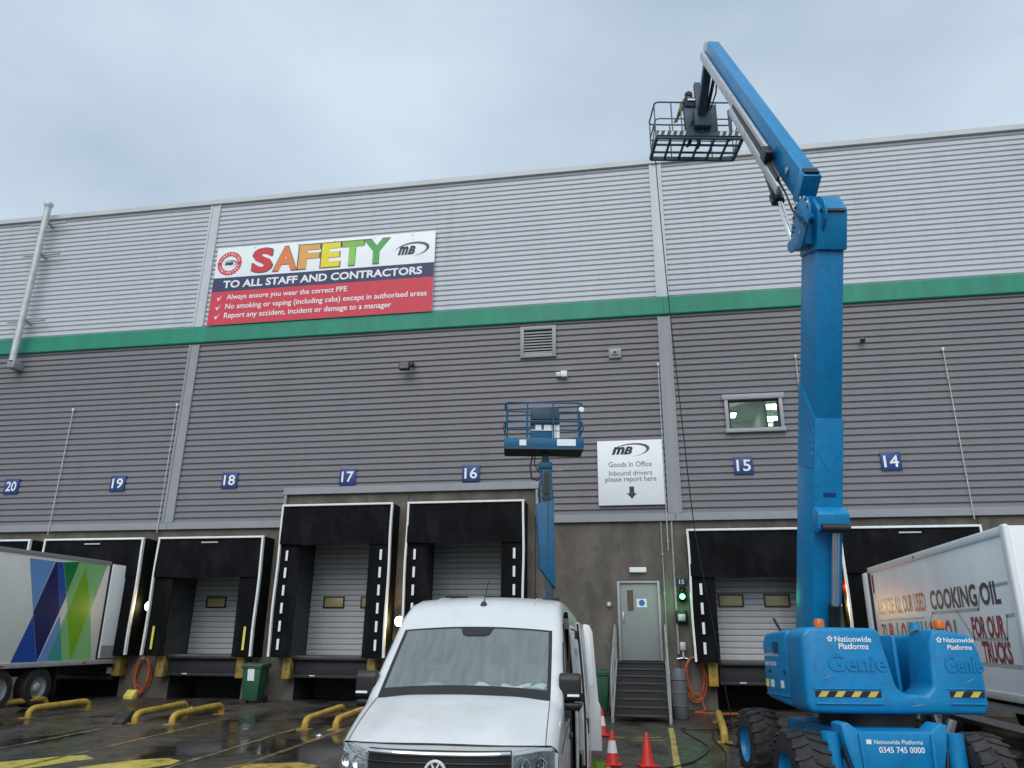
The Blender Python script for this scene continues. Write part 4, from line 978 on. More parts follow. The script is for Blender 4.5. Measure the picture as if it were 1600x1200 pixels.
for s_ in (-1, 1):
    xa, xb = .645, .975
    lo = lambda x: lerp_tab([(.6,.93),(.98,.985)], abs(x)); hi = lambda x: lerp_tab([(.6,1.175),(.86,1.205),(.98,1.195)], abs(x))
    hl = fascia('headlamp', s_*xa, s_*xb, lo, hi, lambda x, v: .020, m_hl, van, 10, 4)
    for xx in (.72,.85):
        MB().lathe([(.0,.0),(.045,-.008),(.062,-.030),(.066,-.030),(.066,.0)],(s_*xx,yf(xx)-.026,1.07),'y',18).build('reflector_bowl', m_chrome, hl)
        MB().lathe([(0,-.03),(.02,-.026),(.03,-.01),(.03,0)],(s_*xx,yf(xx)-.03,1.07),'y',14).build('bulb_lens', m_clear, hl)
    fascia('daylight_strip', s_*xa, s_*.955, lambda x: hi(x)-.028, lambda x: hi(x)-.002, lambda x, v: .032, m_sign, hl, 10, 1)
    fascia('cover', s_*xa, s_*xb, lo, hi, lambda x, v: .062+.006*math.sin(3*v), m_hlg, hl, 10, 4)
# panel gaps
def surf(s_, xx, dz=.004):
    h = section(s_); k = max(0, 1-s_/1.1); best = None
    for (xa, za), (xb, zb_) in zip(h[NCS-6:], h[NCS-5:]):
        if xb <= abs(xx) <= xa and xa != xb: best = za+(zb_-za)*(xa-abs(xx))/(xa-xb)
    return (xx, s_+k*yf(xx), (best or h[-1][1])+dz)
for s_ in (-1, 1):
    MB().tube([surf(q, s_*(.90-.02*q)) for q in (.0,.08,.15,.25,.4,.58,.75,.92,1.04)], .0035, 5).build('bonnet_gap', m_blk, van)
MB().tube([(x/16*.88, yf(x/16*.88)-.004, lerp_tab([(0,1.236),(.6,1.229),(.86,1.216),(1.0,1.16)], abs(x/16*.88))) for x in range(-16, 17)], .005, 5).build('bonnet_edge', m_blk, van)
MB().tube([(.45+.25*0,1.16,1.622),(.1,1.17,1.635),(-.35,1.16,1.622)], .011, 6).build('wiper', m_blk, van); MB().tube([(-.15,1.15,1.60),(-.5,1.16,1.605),(-.78,1.20,1.62)], .011, 6).build('wiper', m_blk, van)
# windscreen sensor hood
poly_plate('sensor_hood', [(x_, q-.004, lerp_tab(TOPZ, q)+.045*(1-(x_/.85)**2)) for x_, q in ((-.19,1.885),(-.15,1.79),(-.10,1.77),(.10,1.77),(.15,1.79),(.19,1.885))], m_blk, van, (0,-.6,.8), .006)
def side_x(z): return 1.02*tumble(z)
def side_plate(name, pts, off, m, parent, sgn=1, t_=.006):
    return poly_plate(name, [(sgn*(side_x(z)+off), s_, z) for s_, z in pts], m, parent, (sgn,0,0), t_)
for sg in (1, -1):
    side_plate('door_window', [(1.18,1.42),(1.35,1.33),(2.02,1.33),(2.05,2.10),(1.84,2.10),(1.62,1.92)], .004, m_dkglass, van, sg)
    for a, b in (((1.12,.55),(1.12,1.40)),((2.09,.55),(2.09,2.16)),((1.12,.55),(2.09,.55))):
        x1_, x2_ = side_x(a[1]), side_x(b[1]); MB().tube([(sg*(x1_+.003),a[0],a[1]),(sg*(x2_+.003),b[0],b[1])], .005, 5).build('door_gap', m_blk, van)
    MB().tube([(sg*(side_x(1.2)+.003),.62,1.12),(sg*(side_x(1.25)+.004),1.4,1.26),(sg*(side_x(1.28)+.004),2.08,1.27)], .004, 5).build('swage_line', m_blk, van)
    hd_ = MB().box(sg*1.03-.02,sg*1.03+.02,1.86,2.04,1.12,1.17).build('door_handle', m_blk, van, bevel=.01)
    # mirror
    mr = MB().tube([(sg*.92,1.42,1.51),(sg*1.0,1.37,1.52),(sg*1.06,1.34,1.53)], .04, 8).build('mirror_arm', m_blk, van)
    hs = MB().yz([(1.28,1.52),(1.25,1.55),(1.24,1.74),(1.28,1.79),(1.36,1.79),(1.38,1.74),(1.38,1.55),(1.35,1.52)], sg*.955, sg*1.175).build('mirror_housing', m_blk, van, bevel=.03, seg=3)
    MB().box(sg*1.10-.06,sg*1.10+.06,1.225,1.245,1.57,1.592).build('indicator', m_sign, hs)
    MB().yz([(1.29,1.43),(1.26,1.46),(1.26,1.51),(1.37,1.51),(1.37,1.45)], sg*.97, sg*1.165).build('lower_mirror', m_blk, hs, bevel=.02)
    for yy in (1.0, 4.65): wheel(van, sg*.90, yy, .345, .345, .235, sg, m_steel)
    MB().lathe([(.36,-.02),(.44,-.02),(.44,.02),(.36,.02)],(sg*.985,1.0,.36),'x',28).build('wheel_arch', m_blk, van)
# sliding door, slid back and standing proud
sd = MB()
zz = [.48,.8,1.1,1.24,1.34,1.6,1.9,2.2,2.36]
def dpt(s_, z, o_): 
    g = .02 if 1.15 < z < 1.3 else 0
    return (side_x(z)+.085+o_-g, s_, z)
for a, b in zip(zz, zz[1:]):
    for ya, yb_ in ((3.46,3.52),(3.52,4.62),(4.62,4.70)):
        sd.add([dpt(ya,a,.05),dpt(yb_,a,.05),dpt(yb_,b,.05),dpt(ya,b,.05)],[(0,1,2,3)]); sd.add([dpt(ya,a,0),dpt(yb_,a,0),dpt(yb_,b,0),dpt(ya,b,0)],[(3,2,1,0)])
    sd.add([dpt(3.46,a,0),dpt(3.46,a,.05),dpt(3.46,b,.05),dpt(3.46,b,0)],[(0,1,2,3)]); sd.add([dpt(4.70,a,0),dpt(4.70,a,.05),dpt(4.70,b,.05),dpt(4.70,b,0)],[(3,2,1,0)])
sdo = weld(sd).build('sliding_door', m_van, van, recalc=False); 
MB().box(1.14,1.17,3.52,3.60,1.02,1.20).build('door_handle', m_blk, sdo, bevel=.01)
MB().tube([(side_x(z)+.11,3.452,z) for z in (.5,.9,1.3,1.7,2.1,2.34)], .014, 6).build('door_seal', m_blk, sdo)
for z in (.62,1.45,2.2): MB().box(side_x(z)+.06,side_x(z)+.10,3.43,3.46,z-.05,z+.05).build('latch', m_blk, sdo)
MB().tube([(side_x(1.28)+.01,3.5,1.28),(side_x(1.28)+.01,5.6,1.28)], .02, 6).build('door_rail', m_blk, van)
MB().tube([(side_x(z)+.004,2.155,z) for z in (.5,.9,1.3,1.7,2.1,2.3)], .012, 6).build('aperture_seal', m_blk, van)
MB().tube([(side_x(z)+.004,3.395,z) for z in (.5,.9,1.3,1.7,2.1,2.3)], .02, 6).build('aperture_seal', m_greylt, van)
# opened rear door leaf
rd = MB().xz([(-.02,.55),(-.02,2.34),(.03,2.42),(.12,2.40),(.17,2.30),(.21,1.7),(.24,1.25),(.27,1.2),(.28,.55)], -.025, .025).mesh('rear_door', m_van, bevel=.015)
rdo = link('rear_door', rd, van, (1.0, 6.0, 0)); MB().xz([(.05,1.45),(.05,2.2),(.09,2.28),(.13,2.2),(.17,1.5)], -.034, -.026).build('window_recess', m_trr, rdo, bevel=.004)
MB().box(.02,.05,-.05,-.026,.95,1.05).build('hinge', m_blk, rdo); MB().box(.02,.05,-.05,-.026,1.95,2.05).build('hinge', m_blk, rdo)
MB().xz([(-.97,.40),(-.97,2.2),(-.85,2.52),(0.0,2.57),(0.0,.40)], 5.97, 5.995).build('closed_rear_door', m_van, van)
# cargo lining, bulkhead, cab
m_ply = mat('ply_lining', (.13,.10,.07), .8, 0, .2, 4)
MB().box(-.9,.93,2.16,5.9,.50,.54).build('cargo_floor', m_ply, van); MB().box(-.92,-.90,2.16,5.9,.56,2.2).build('cargo_lining', m_ply, van)
MB().box(-.88,.86,2.75,2.79,.56,2.42).build('bulkhead', m_dark, van)
MB().box(-.86,.925,4.4,4.6,.56,2.3).build('cargo_blocker', m_ply, van); MB().box(.93,.945,3.42,5.9,.56,2.3).build('cargo_lining', m_ply, van)  # added panels that block the see-through and keep the cargo space dark
m_dash = mat('dash_plastic', (.06,.065,.07), .6, 0, .1, 6)
MB().xy([(-.86,1.24),(.86,1.24),(.90,1.85),(-.90,1.85)], 1.50, 1.60).build('dashboard', m_dash, van, bevel=.03)
m_seat = mat('seat_cloth', (.16,.17,.18), .8, 0, .15, 10)
for x in (-.55,.12,.55):
    se = MB().box(x-.22,x+.22,2.35,2.50,.95,1.62).build('seat_back', m_seat, van, bevel=.05); MB().box(x-.13,x+.13,2.38,2.48,1.65,1.85).build('headrest', m_seat, se, bevel=.04)
MB().lathe([(.185,-.012),(.20,0),(.185,.012),(.17,0)],(-.45,1.95,1.62),'y',24).build('steering_wheel', m_blk, van)
MB().lathe([(.0,.0),(.045,.0),(.04,.05),(.02,.08),(0,.085)],(.0,2.26,2.47),n=14).build('antenna_base', m_blk, van); MB().cyl((.0,2.27,2.54),(.02,2.46,2.80),.007,6).build('antenna_rod', m_blk, van)
for s_ in (-1,1): MB().tube([(s_*.60,q,lerp_tab(TOPZ,q)+.022) for q in (2.3,2.5,2.65,3.1,4,5.5)], .012, 6).build('roof_rib', m_van, van)
MB().box(-.95,.95,.2,5.9,.26,.37).build('underbody', m_chassis, van)
# papers on the dash are their own things
for i, (x, y, a, b, rz, lb) in enumerate([(-.42,1.45,.26,.18,.3,'sheet of white paper lying on the left of the van dashboard'),(.12,1.42,.22,.20,-.4,'crumpled clear plastic bag on the middle of the dashboard'),(.50,1.40,.30,.2,.1,'stack of white papers on the right of the dashboard'),(.72,1.44,.2,.2,-.3,'folded white paper at the far right of the dashboard')]):
    W0 = van.matrix_world.copy(); c = Vector((-.93,-15.85,-.54))+Matrix.Rotation(R(2.6),3,'Z') @ Vector((x,y,1.602))
    mb = MB(); mb.grid(lambda u, v: ((u-.5)*a,(v-.5)*b,.02+.045*abs(math.sin(u*2.6+i))+.02*math.cos(v*5+i)), 6, 5); mb.grid(lambda u, v: ((u-.5)*a,(v-.5)*b,.0), 6, 5)
    o = mb.build('dashboard_paper', m_sign, recalc=False); o.location = c; o.rotation_euler = (0,0,rz); tag(o, lb, 'paper', 'papers on the van dashboard')
# hi-vis jacket and orange bag by the van side
t = thing('hi_vis_jacket', 'bright yellow and orange hi-vis jacket hanging at the van side door', 'jacket', (.20,-13.35,-.54))
mb = MB(); mb.grid(lambda u, v: (.06*math.sin(u*7+v*4)+.05*v, (u-.5)*.22, .38+.46*v), 10, 8); mb.grid(lambda u, v: (.035+.06*math.sin(u*7+v*4)+.05*v, (u-.5)*.22, .38+.46*v), 10, 8); mb.build('body', m_hivis, t, recalc=False)
MB().tube([(.0,-.10,.78),(.03,-.14,.5),(.0,-.13,.0)], .055, 8).build('sleeve', mat('orange_cloth', (.75,.20,.02), .7, 0, .1, 8), t)
MB().tube([(-.02,.0,.40),(-.04,.06,.2),(0.0,.04,.0)], .07, 8).build('hem', m_hivis, t)

# ================================================================== BIG BOOM LIFT
LO = Vector((3.675,-10.61,-.382)); LROT = Matrix.Rotation(YAW, 3, 'Z')
def LW_(p): return LO + LROT @ Vector(p)
lift = thing('boom_lift', 'tall blue articulated boom lift raised above the roof edge', 'boom lift', LO, YAW)
m_hazy = mat('hazard_yellow', (.62,.47,.10), .5, 0, .08, 4)
# tyres with chevron lugs
def lift_tyre(x, y, z, r, wd, side):
    o = MB().lathe([(r*.50,-wd/2),(r*.80,-wd/2),(r*.93,-wd/2+.03),(r*.96,-wd/2+.09),(r*.96,wd/2-.09),(r*.93,wd/2-.03),(r*.80,wd/2),(r*.50,wd/2)],(x,y,z),'x',36).build('tyre', m_rubber, lift)
    lg = MB(); n = 20
    for k in range(n):
        for s_ in (-1, 1):
            a0 = 2*math.pi*(k+(.5 if s_ > 0 else 0))/n
            def pt(u, aa, rr): return Vector((x+u, y+rr*math.cos(aa), z+rr*math.sin(aa)))
            da = .105; seg = [(s_*.01, a0), (s_*wd*.26, a0+.10), (s_*(wd/2+.005), a0+.12)]
            for (u0, b0), (u1, b1) in zip(seg, seg[1:]):
                ro, ri = r*1.0, r*.93; r1 = ro if abs(u1) < wd*.4 else r*.955
                vs = [pt(u0,b0,ri),pt(u1,b1,ri*.97),pt(u1,b1+da,ri*.97),pt(u0,b0+da,ri),pt(u0,b0+.01,ro),pt(u1,b1+.01,r1),pt(u1,b1+da-.01,r1),pt(u0,b0+da-.01,ro)]
                lg.add(vs, [(0,1,2,3),(4,7,6,5),(0,4,5,1),(1,5,6,2),(2,6,7,3),(3,7,4,0)])
    tag(lg.build('tread_lugs', m_rubber, o), kind='stuff')
    for s_ in (-1, 1):
        MB().lathe([(r*.53,s_*wd/2*.9),(r*.50,s_*wd/2*.98),(r*.46,s_*wd/2*.7),(r*.30,s_*wd/2*.45),(0,s_*wd/2*.45)],(x,y,z),'x',28).build('rim', m_blue, o)
def ch(a, b): # chassis frame, turned slightly to the right of the turntable
    q = R(-5); return (-.11+a*math.cos(q)-b*math.sin(q)*1, -.1+a*math.sin(q)*1+b*math.cos(q))
for b, dz in ((-1.2,-.046),(1.2,.040)):
    for a in (-1.04,1.04):
        x, y = ch(a, b); lift_tyre(x, y, .505+dz, .505, .44, 1 if a > 0 else -1)
x, y = ch(0,0)
cb = MB(); cb.box(x-.55,x+.55,y-1.05,y+1.1,.52,.95); cb.build('chassis_frame', m_blue, lift, bevel=.04)
for b in (-1.2,1.2):
    (xa, ya), (xb, yb_) = ch(-.84,b), ch(.84,b); MB().beam((xa,ya,.50),(xb,yb_,.50),.26,.30).build('axle', m_blue, lift, bevel=.03)
xr, yr = ch(0,-1.46)
pl_ = MB().xz([(xr-.64,1.05),(xr-.55,1.07),(xr-.42,.97),(xr+.42,.97),(xr+.55,1.07),(xr+.64,1.05),(xr+.60,.80),(xr+.46,.30),(xr-.46,.30),(xr-.60,.80)], yr-.03, yr+.30).build('axle_plate', m_blue, lift, bevel=.02)
for s_ in (-1,1): MB().beam((xr+s_*.43,yr-.04,.95),(xr+s_*.40,yr-.04,.32),.04,.05,(0,1,0)).build('plate_rib', m_blue, pl_, bevel=.01)
lettering('Nationwide Platforms', pl_, m_sign, .58, (xr+.02,yr-.036,.86), FX, FZ, bold=.01); lettering('0345 745 0000', pl_, m_sign, .54, (xr+.05,yr-.036,.775), FX, FZ, bold=.02)
MB().box(xr-.36,xr-.30,yr-.037,yr-.031,.835,.885).build('logo_block', m_sign, pl_); MB().cyl((xr+.08,yr-.09,.52),(xr+.08,yr,.52),.05,12).build('tow_pin', m_blk, pl_)
for s_ in (-1, 1):
    px, py = ch(s_*.72,-1.30); MB().cyl((px,py-.05,.34),(px,py-.05,.95),.11,16).build('steer_knuckle', m_blue, lift)
    MB().tube([(xr+s_*.5,yr+.1,.95),(xr+s_*.62,yr+.02,.78),(xr+s_*.55,yr-.02,.5)], .018, 6).build('hose', m_blk, lift)
MB().cyl((.1,-.05,.93),(.1,-.05,1.10),.62,32).build('slew_ring', m_blk, lift)
MB().cyl((.72,-.75,.62),(.86,-.85,1.06),.06,12).build('steer_cylinder', m_steel, lift)
# turntable cowls
ZCB, ZCT = 1.12, 2.17
cw = MB().xz([(-1.02,ZCB+.12),(-.97,ZCB),(1.28,ZCB),(1.33,ZCB+.12),(1.33,1.86),(1.25,2.10),(.74,ZCT),(.68,2.0),(.64,1.45),(.55,1.36),(.26,1.36),(.17,1.45),(.07,1.98),(.02,ZCT),(-.90,2.18),(-1.0,2.08)], -.94, -.30)
cwm = cw.build('counterweight', m_blue, lift, bevel=.055, seg=3)
sc = MB().yz([(-.285,ZCB+.02),(.72,ZCB+.10),(.80,ZCB+.22),(.80,1.98),(.66,2.13),(-.285,2.16)], -.99, -.10).build('engine_cowl', m_blue, lift, bevel=.06, seg=3)
sc2 = MB().yz([(-.285,ZCB+.02),(.72,ZCB+.10),(.80,ZCB+.22),(.80,1.98),(.66,2.10),(-.285,2.12)], .78, 1.30).build('tank_cowl', m_blue, lift, bevel=.06, seg=3)
MB().box(-.05,.74,-.28,.75,1.12,1.34).build('turntable_deck', m_blue, lift, bevel=.02)
MB().box(.03,.09,-.28,1.9,1.30,2.1).build('boom_cheek', m_blue, lift, bevel=.02); MB().box(.50,.56,-.28,1.9,1.30,2.1).build('boom_cheek', m_blue, lift, bevel=.02)
MB().box(.12,.50,-.05,.02,1.35,1.90).build('dark_manifold', m_bluedk, lift); MB().tube([(.2,-.15,1.42),(.3,-.3,1.40),(.42,-.2,1.41)], .03, 8).build('hose', m_blk, lift)
YR = -.944
for x0, x1, z in ((-.90,-.05,1.355),(.84,1.28,1.365)):
    MB().box(x0,x1,YR-.003,YR+.02,z-.036,z+.036).build('hazard_strip', m_blk, cwm); n = int(round((x1-x0)/.21)); st = (x1-x0)/n
    for k in range(n):
        xa = x0+st*k+.03; poly_plate('hazard_bar', [(xa,YR-.004,z-.034),(xa+.10,YR-.004,z-.034),(xa+.155,YR-.004,z+.034),(xa+.055,YR-.004,z+.034)], m_hazy, cwm, (0,-1,0), .003)
    MB().box(x0,x1+.02,YR-.018,YR+.02,z-.125,z-.105).build('moulded_lip', m_blue, cwm, bevel=.008)
    MB().box(x0-.02,x1+.02,YR-.012,YR+.02,z+.055,z+.072).build('moulded_lip', m_blue, cwm, bevel=.006)
for xc, wd, wg in ((-.37,.56,.78),(1.02,.46,.50)):
    lettering('Nationwide', cwm, m_sign, wd*.86, (xc+.04,YR-.004,2.03), FX, FZ, bold=.02); lettering('Platforms', cwm, m_sign, wd*.70, (xc+.04,YR-.004,1.94), FX, FZ, bold=.02)
    g = MB()
    for k in range(5):
        a = R(90+72*k); c_ = Vector((xc-.47*wd+.03*math.cos(a)*.8, YR-.004, 2.03+.03*math.sin(a)*.8)); g.add([c_+V(-.012,0,-.012),c_+V(.012,0,-.012),c_+V(.012,0,.012),c_+V(-.012,0,.012)],[(0,1,2,3)])
    g.build('star_logo', m_sign, cwm, recalc=False, smooth=0)
    lettering('Genie', cwm, m_blue, wg, (xc+.06,YR-.004,1.74), FX, FZ, bold=.03, name='embossed_name', extrude=.012, h=.22)
XS = -.994
lettering('Nationwide Platforms', sc, m_sign, .66, (XS,.42,1.83), (0,-1,0), FZ, bold=.01); lettering('0345 745 0000', sc, m_sign, .5, (XS,.45,1.70), (0,-1,0), FZ, bold=.02)
for y_, m_ in ((.68,m_yelref),(.45,m_sign),(.02,m_sign)): MB().box(XS-.002,XS+.004,y_-.06,y_+.06,1.38,1.48).build('sticker', m_, sc)
MB().box(XS-.012,XS+.01,-.25,.72,1.27,1.30).build('moulded_lip', m_blue, sc, bevel=.006)
for y_ in (-.12,.50): MB().box(XS-.015,XS+.01,y_-.03,y_+.03,1.58,1.62).build('latch', m_blk, sc, bevel=.006)
for k in range(5): MB().box(XS-.006,XS+.01,.05,.30,1.98-k*.035,1.995-k*.035).build('vent_slot', m_blk, sc)
for x_, z_, l_, a_ in ((-.72,1.55,.16,.3),(-.2,1.24,.22,-.1),(1.12,1.52,.14,.5),(.4,1.22,.18,.15),(-.85,1.9,.10,1.2)):
    poly_plate('paint_scuff', [(x_-l_/2*math.cos(a_),YR-.0005,z_-l_/2*math.sin(a_)),(x_+l_/2*math.cos(a_),YR-.0005,z_+l_/2*math.sin(a_)),(x_+l_/2*math.cos(a_)-.004,YR-.0005,z_+l_/2*math.sin(a_)+.010),(x_-.01,YR-.0005,z_+.014)], ink(120,140,155), cwm, (0,-1,0), .0015)
m_amber = mat('amber_beacon', (.62,.13,.01), .25, 0, .05, 5)
for x_, y_ in ((-.55,-.42),(1.12,-.42)):
    MB().lathe([(0,.135),(.055,.13),(.07,.10),(.07,.02),(.05,0),(0,0)],(x_,y_,2.17),n=16).build('beacon', m_amber, lift)
MB().lathe([(0,.10),(.06,.09),(.075,.0),(0,0)],(.74,-.5,2.17),n=14).build('lifting_eye', m_blue, lift)
MB().beam((-.82,.30,2.10),(-.92,.35,2.33),.10,.03).build('exhaust_flap', m_blk, lift)
# riser boom
U_ = Vector((0,-.327,.945)); NB = Vector((0,-.945,-.327)); BASE = Vector((.23,1.64,2.30))
def RB(t, b, x=0): return BASE + U_*t + NB*b + Vector((x,0,0))
ro = MB().beam(RB(-1.3,0), RB(3.40,0), .46, .74, (0,1,0)).build('lower_boom', m_blue, lift, bevel=.012)
ri = MB().beam(RB(3.2,0), RB(6.5,0), .425, .68, (0,1,0)).build('boom_extension', m_blue, lift, bevel=.010)
for s_ in (-1, 1): MB().beam(RB(2.9,.372,s_*.2), RB(2.55,.372,0), .012, .006, (0,1,0)).build('weld_seam', m_blue, ro)
MB().beam(RB(2.18,.3705,-.09), RB(2.18,.3705,.12), .07, .004, NB).build('worn_stencil', ink(16,66,118), ro)
for b in (-.31,.31):
    for k in range(4): MB().cyl(RB(3.2-k*.12,b,-.225), RB(3.2-k*.12,b,-.245), .018, 8).build('bolt', m_steel, ro)
MB().prism([(2.6,-.33),(3.5,-.33),(4.0,-.33),(3.42,.33),(2.6,.33)], lambda a, b: RB(a,b,-.24), lambda a, b: RB(a,b,-.2)).build('side_gusset', m_blue, ro)
MB().prism([(6.1,.40),(6.75,.40),(7.02,.10),(7.02,-.26),(6.1,-.34)], lambda a, b: RB(a,b,-.24), lambda a, b: RB(a,b,.24)).build('boom_head', m_blue, ri, bevel=.012)
MB().prism([(6.715,.438),(6.76,.404),(6.74,.39),(6.70,.40)], lambda a, b: RB(a,b,-.2), lambda a, b: RB(a,b,.2)).build('slot', m_blk, ri)
br_ = MB().prism([(1.62,.35),(1.95,.35),(2.0,.42),(1.92,.58),(1.68,.62),(1.60,.56)], lambda a, b: RB(a,b,-.25), lambda a, b: RB(a,b,.25)).build('cylinder_bracket', m_blue, lift, bevel=.02)
MB().cyl(RB(1.70,.635,-.22), RB(1.70,.635,.22), .07, 16).build('pin', m_blk, br_)
MB().cyl(RB(1.65,.50,.06), RB(.35,.46,.08), .058, 16).build('cylinder_rod', m_steel, lift); MB().cyl(RB(.45,.464,.079), RB(-.5,.43,.09), .092, 18).build('cylinder_barrel', m_blk, lift)
lettering('P35J8', ro, ink(12,60,110), .26, RB(2.35,.352,.0), (1,0,0), U_, name='stencil') if False else None
# hinge plates at the elbow
def plate(x0, x1, m, name):
    pts = []
    for k in range(14):
        a = R(-20+k*18); pts.append((-.72+.34*math.cos(a), 8.52+.34*math.sin(a)))
    pts += [(-.60,8.05),(-.12,8.20),(-.02,8.32),(-.05,8.42)]
    return MB().yz(pts, x0, x1).build(name, m, lift, bevel=.008)
hp = plate(-.20,-.16, m_blue, 'hinge_plate'); plate(.06,.10, m_blue, 'hinge_plate')
for k in range(13):
    a = R(0+k*15); c_ = Vector((-.20,-.72+.325*math.cos(a),8.52+.325*math.sin(a)))
    MB().beam(c_+V(-.006,-.018*math.cos(a),-.018*math.sin(a)), c_+V(-.006,.018*math.cos(a),.018*math.sin(a)), .04, .012, (1,0,0)).build('hazard_tick', m_sign if k % 2 else m_blk, hp)
MB().cyl((-.23,-.72,8.52),(.12,-.72,8.52),.06,16).build('elbow_pin', m_blue, lift)
kb = MB().yz([(-.75,8.90),(-.62,9.02),(-.30,8.80),(-.02,8.46),(-.02,8.28),(-.62,8.10)], -.15, .05).build('knuckle', m_blue, lift, bevel=.01)
for k, q in enumerate(((-.5,8.75),(-.3,8.5),(-.62,8.3))): MB().cyl((-.21,q[0],q[1]),(-.155,q[0],q[1]),.025,8).build('bolt', m_steel, hp)
MB().tube([(-.22,-.9,8.3),(-.25,-.55,8.75),(-.24,-.35,9.2),(-.22,.1,9.9)], .016, 6).build('hose', m_blk, lift); MB().tube([(-.22,-.95,8.2),(-.27,-.62,8.7),(-.27,-.40,9.2),(-.24,.1,10.0)], .014, 6).build('hose', m_blk, lift)
# upper boom
S_, T_ = Vector((-.04,-.80,9.0)), Vector((-.04,3.64,15.90)); D_ = (T_-S_).normalized(); ND = Vector((0,D_.z,-D_.y))  # ND: forward/under side
ub = MB().beam(S_, T_-D_*.15, .27, .48, (0,0,1)).build('upper_boom', m_blue, lift, bevel=.01)
MB().beam(S_-D_*.02+ND*.02, S_+D_*.22+ND*.02, .30, .52, (0,0,1)).build('boom_end_cap', m_blue, ub, bevel=.015)
MB().beam(S_+D_*.05+ND*-.262, S_+D_*.20+ND*-.262, .24, .03, (0,0,1)).build('cap_recess', m_blk, ub)
MB().beam(T_-D_*.5, T_+D_*.12, .20, .36, (0,0,1)).build('extension_tube', m_greylt, ub, bevel=.01)
MB().beam(S_+D_*1.7+Vector((-.19,0,0))+ND*.12, T_+D_*.0+Vector((-.19,0,0))+ND*.12, .07, .20, (0,0,1)).build('hose_tray', m_greylt, ub, bevel=.006)
MB().beam(S_+D_*.55+Vector((-.30,0,0))+ND*.27, S_+D_*4.6+Vector((-.24,0,0))+ND*.27, .05, .16, (0,0,1)).build('cable_track', m_greylt, ub, bevel=.006)
MB().beam(S_+D_*.75+Vector((-.27,0,0))+ND*.16, S_+D_*4.5+Vector((-.22,0,0))+ND*.16, .05, .09, (0,0,1)).build('cable_chain', m_blk, ub)
cbx = MB().beam(S_+D_*1.45+Vector((-.27,0,0))+ND*.06, S_+D_*1.75+Vector((-.27,0,0))+ND*.06, .14, .22, (0,0,1)).build('track_clamp', m_blk, ub, bevel=.01)
MB().cyl(S_+D_*.75+Vector((-.15,0,0)), S_+D_*.75+Vector((-.17,0,0)), .06, 14).build('pivot_boss', m_steel, ub)
ca, cb_ = Vector((-.12,-.10,8.42)), Vector((-.12,.86,11.0)); cd = (cb_-ca)
MB().cyl(ca, ca+cd*.45, .055, 14).build('lift_rod', m_chrome, lift); MB().cyl(ca+cd*.40, cb_, .10, 16).build('lift_barrel', m_blk, lift)
MB().cyl(ca+cd*.38+Vector((-.1,0,0)), ca+cd*.46+Vector((-.1,0,0)), .05, 10).build('hose_union', m_blk, lift)
# jib and basket
J0, J1 = T_+D_*.02+Vector((-.02,0,-.05)), Vector((-.02,5.04,14.90))
jd = (J1-J0).normalized()
MB().yz([(3.45,15.72),(3.52,16.08),(3.78,16.22),(3.95,16.05),(3.86,15.70)], -.15, -.10).build('jib_bracket', m_greylt, lift, bevel=.01); MB().yz([(3.45,15.72),(3.52,16.08),(3.78,16.22),(3.95,16.05),(3.86,15.70)], .06, .11).build('jib_bracket', m_greylt, lift, bevel=.01)
MB().beam(J0, J1, .20, .22, (0,0,1)).build('jib', m_bluedk, lift, bevel=.012); MB().cyl(J0+Vector((.15,.1,-.45)), J1+Vector((.15,-.2,.2)), .045, 12).build('jib_cylinder', m_blk, lift)
MB().tube([J0+V(.2,.1,-.3), J0*.5+J1*.5+V(.30,.1,-.1), J1+V(.26,.0,.3), J1+V(.2,-.04,-.05)], .02, 6).build('jib_hose', m_blk, lift)
MB().box(-.22,.22,4.86,5.10,14.62,15.12).build('rotator', m_bluedk, lift, bevel=.03); MB().beam((-.05,5.0,14.9),(-.05,5.02,16.05),.16,.14,(0,1,0)).build('basket_post', m_bluedk, lift, bevel=.015)
ZF, BX_0, BX_1, BY0, BY1 = 14.42, -1.17, 1.05, 5.10, 6.02
bf = MB()
for a, b in (((BX_0,BY0),(BX_1,BY0)),((BX_0,BY1),(BX_1,BY1)),((BX_0,BY0),(BX_0,BY1)),((BX_1,BY0),(BX_1,BY1))): bf.beam((a[0],a[1],ZF),(b[0],b[1],ZF),.07,.10)
for x_ in (-.80,-.42,-.05,.33,.70): bf.beam((x_,BY0,ZF),(x_,BY1,ZF),.055,.05)
for y_ in (5.40,5.72): bf.beam((BX_0,y_,ZF-.01),(BX_1,y_,ZF-.01),.05,.04)
bf.build('basket_floor_frame', m_bluedk, lift)
bt = MB().box(BX_0-.01,BX_1+.01,BY0-.055,BY0-.04,ZF+.02,ZF+.17).build('toe_board', m_bluedk, lift)
for k in range(14):
    x_ = BX_0+.02+k*(BX_1-BX_0)/14
    if -.5 < x_ < .28: continue
    poly_plate('hazard_bar', [(x_,BY0-.056,ZF+.03),(x_+.07,BY0-.056,ZF+.03),(x_+.11,BY0-.056,ZF+.16),(x_+.04,BY0-.056,ZF+.16)], m_greylt, bt, (0,-1,0), .003)
for h in (1.10,.58):
    rr = .10; x0, x1, y0, y1 = BX_0, BX_1, BY0, BY1
    pts = []
    for (cx_, cy_, a0) in ((x1-rr,y1-rr,0),(x0+rr,y1-rr,90),(x0+rr,y0+rr,180),(x1-rr,y0+rr,270)):
        for k in range(4): a = R(a0+k*30); pts.append((cx_+rr*math.cos(a), cy_+rr*math.sin(a), ZF+h))
    MB().tube(pts, .022 if h > 1 else .018, 8, closed=True).build('guard_rail', m_rail, lift)
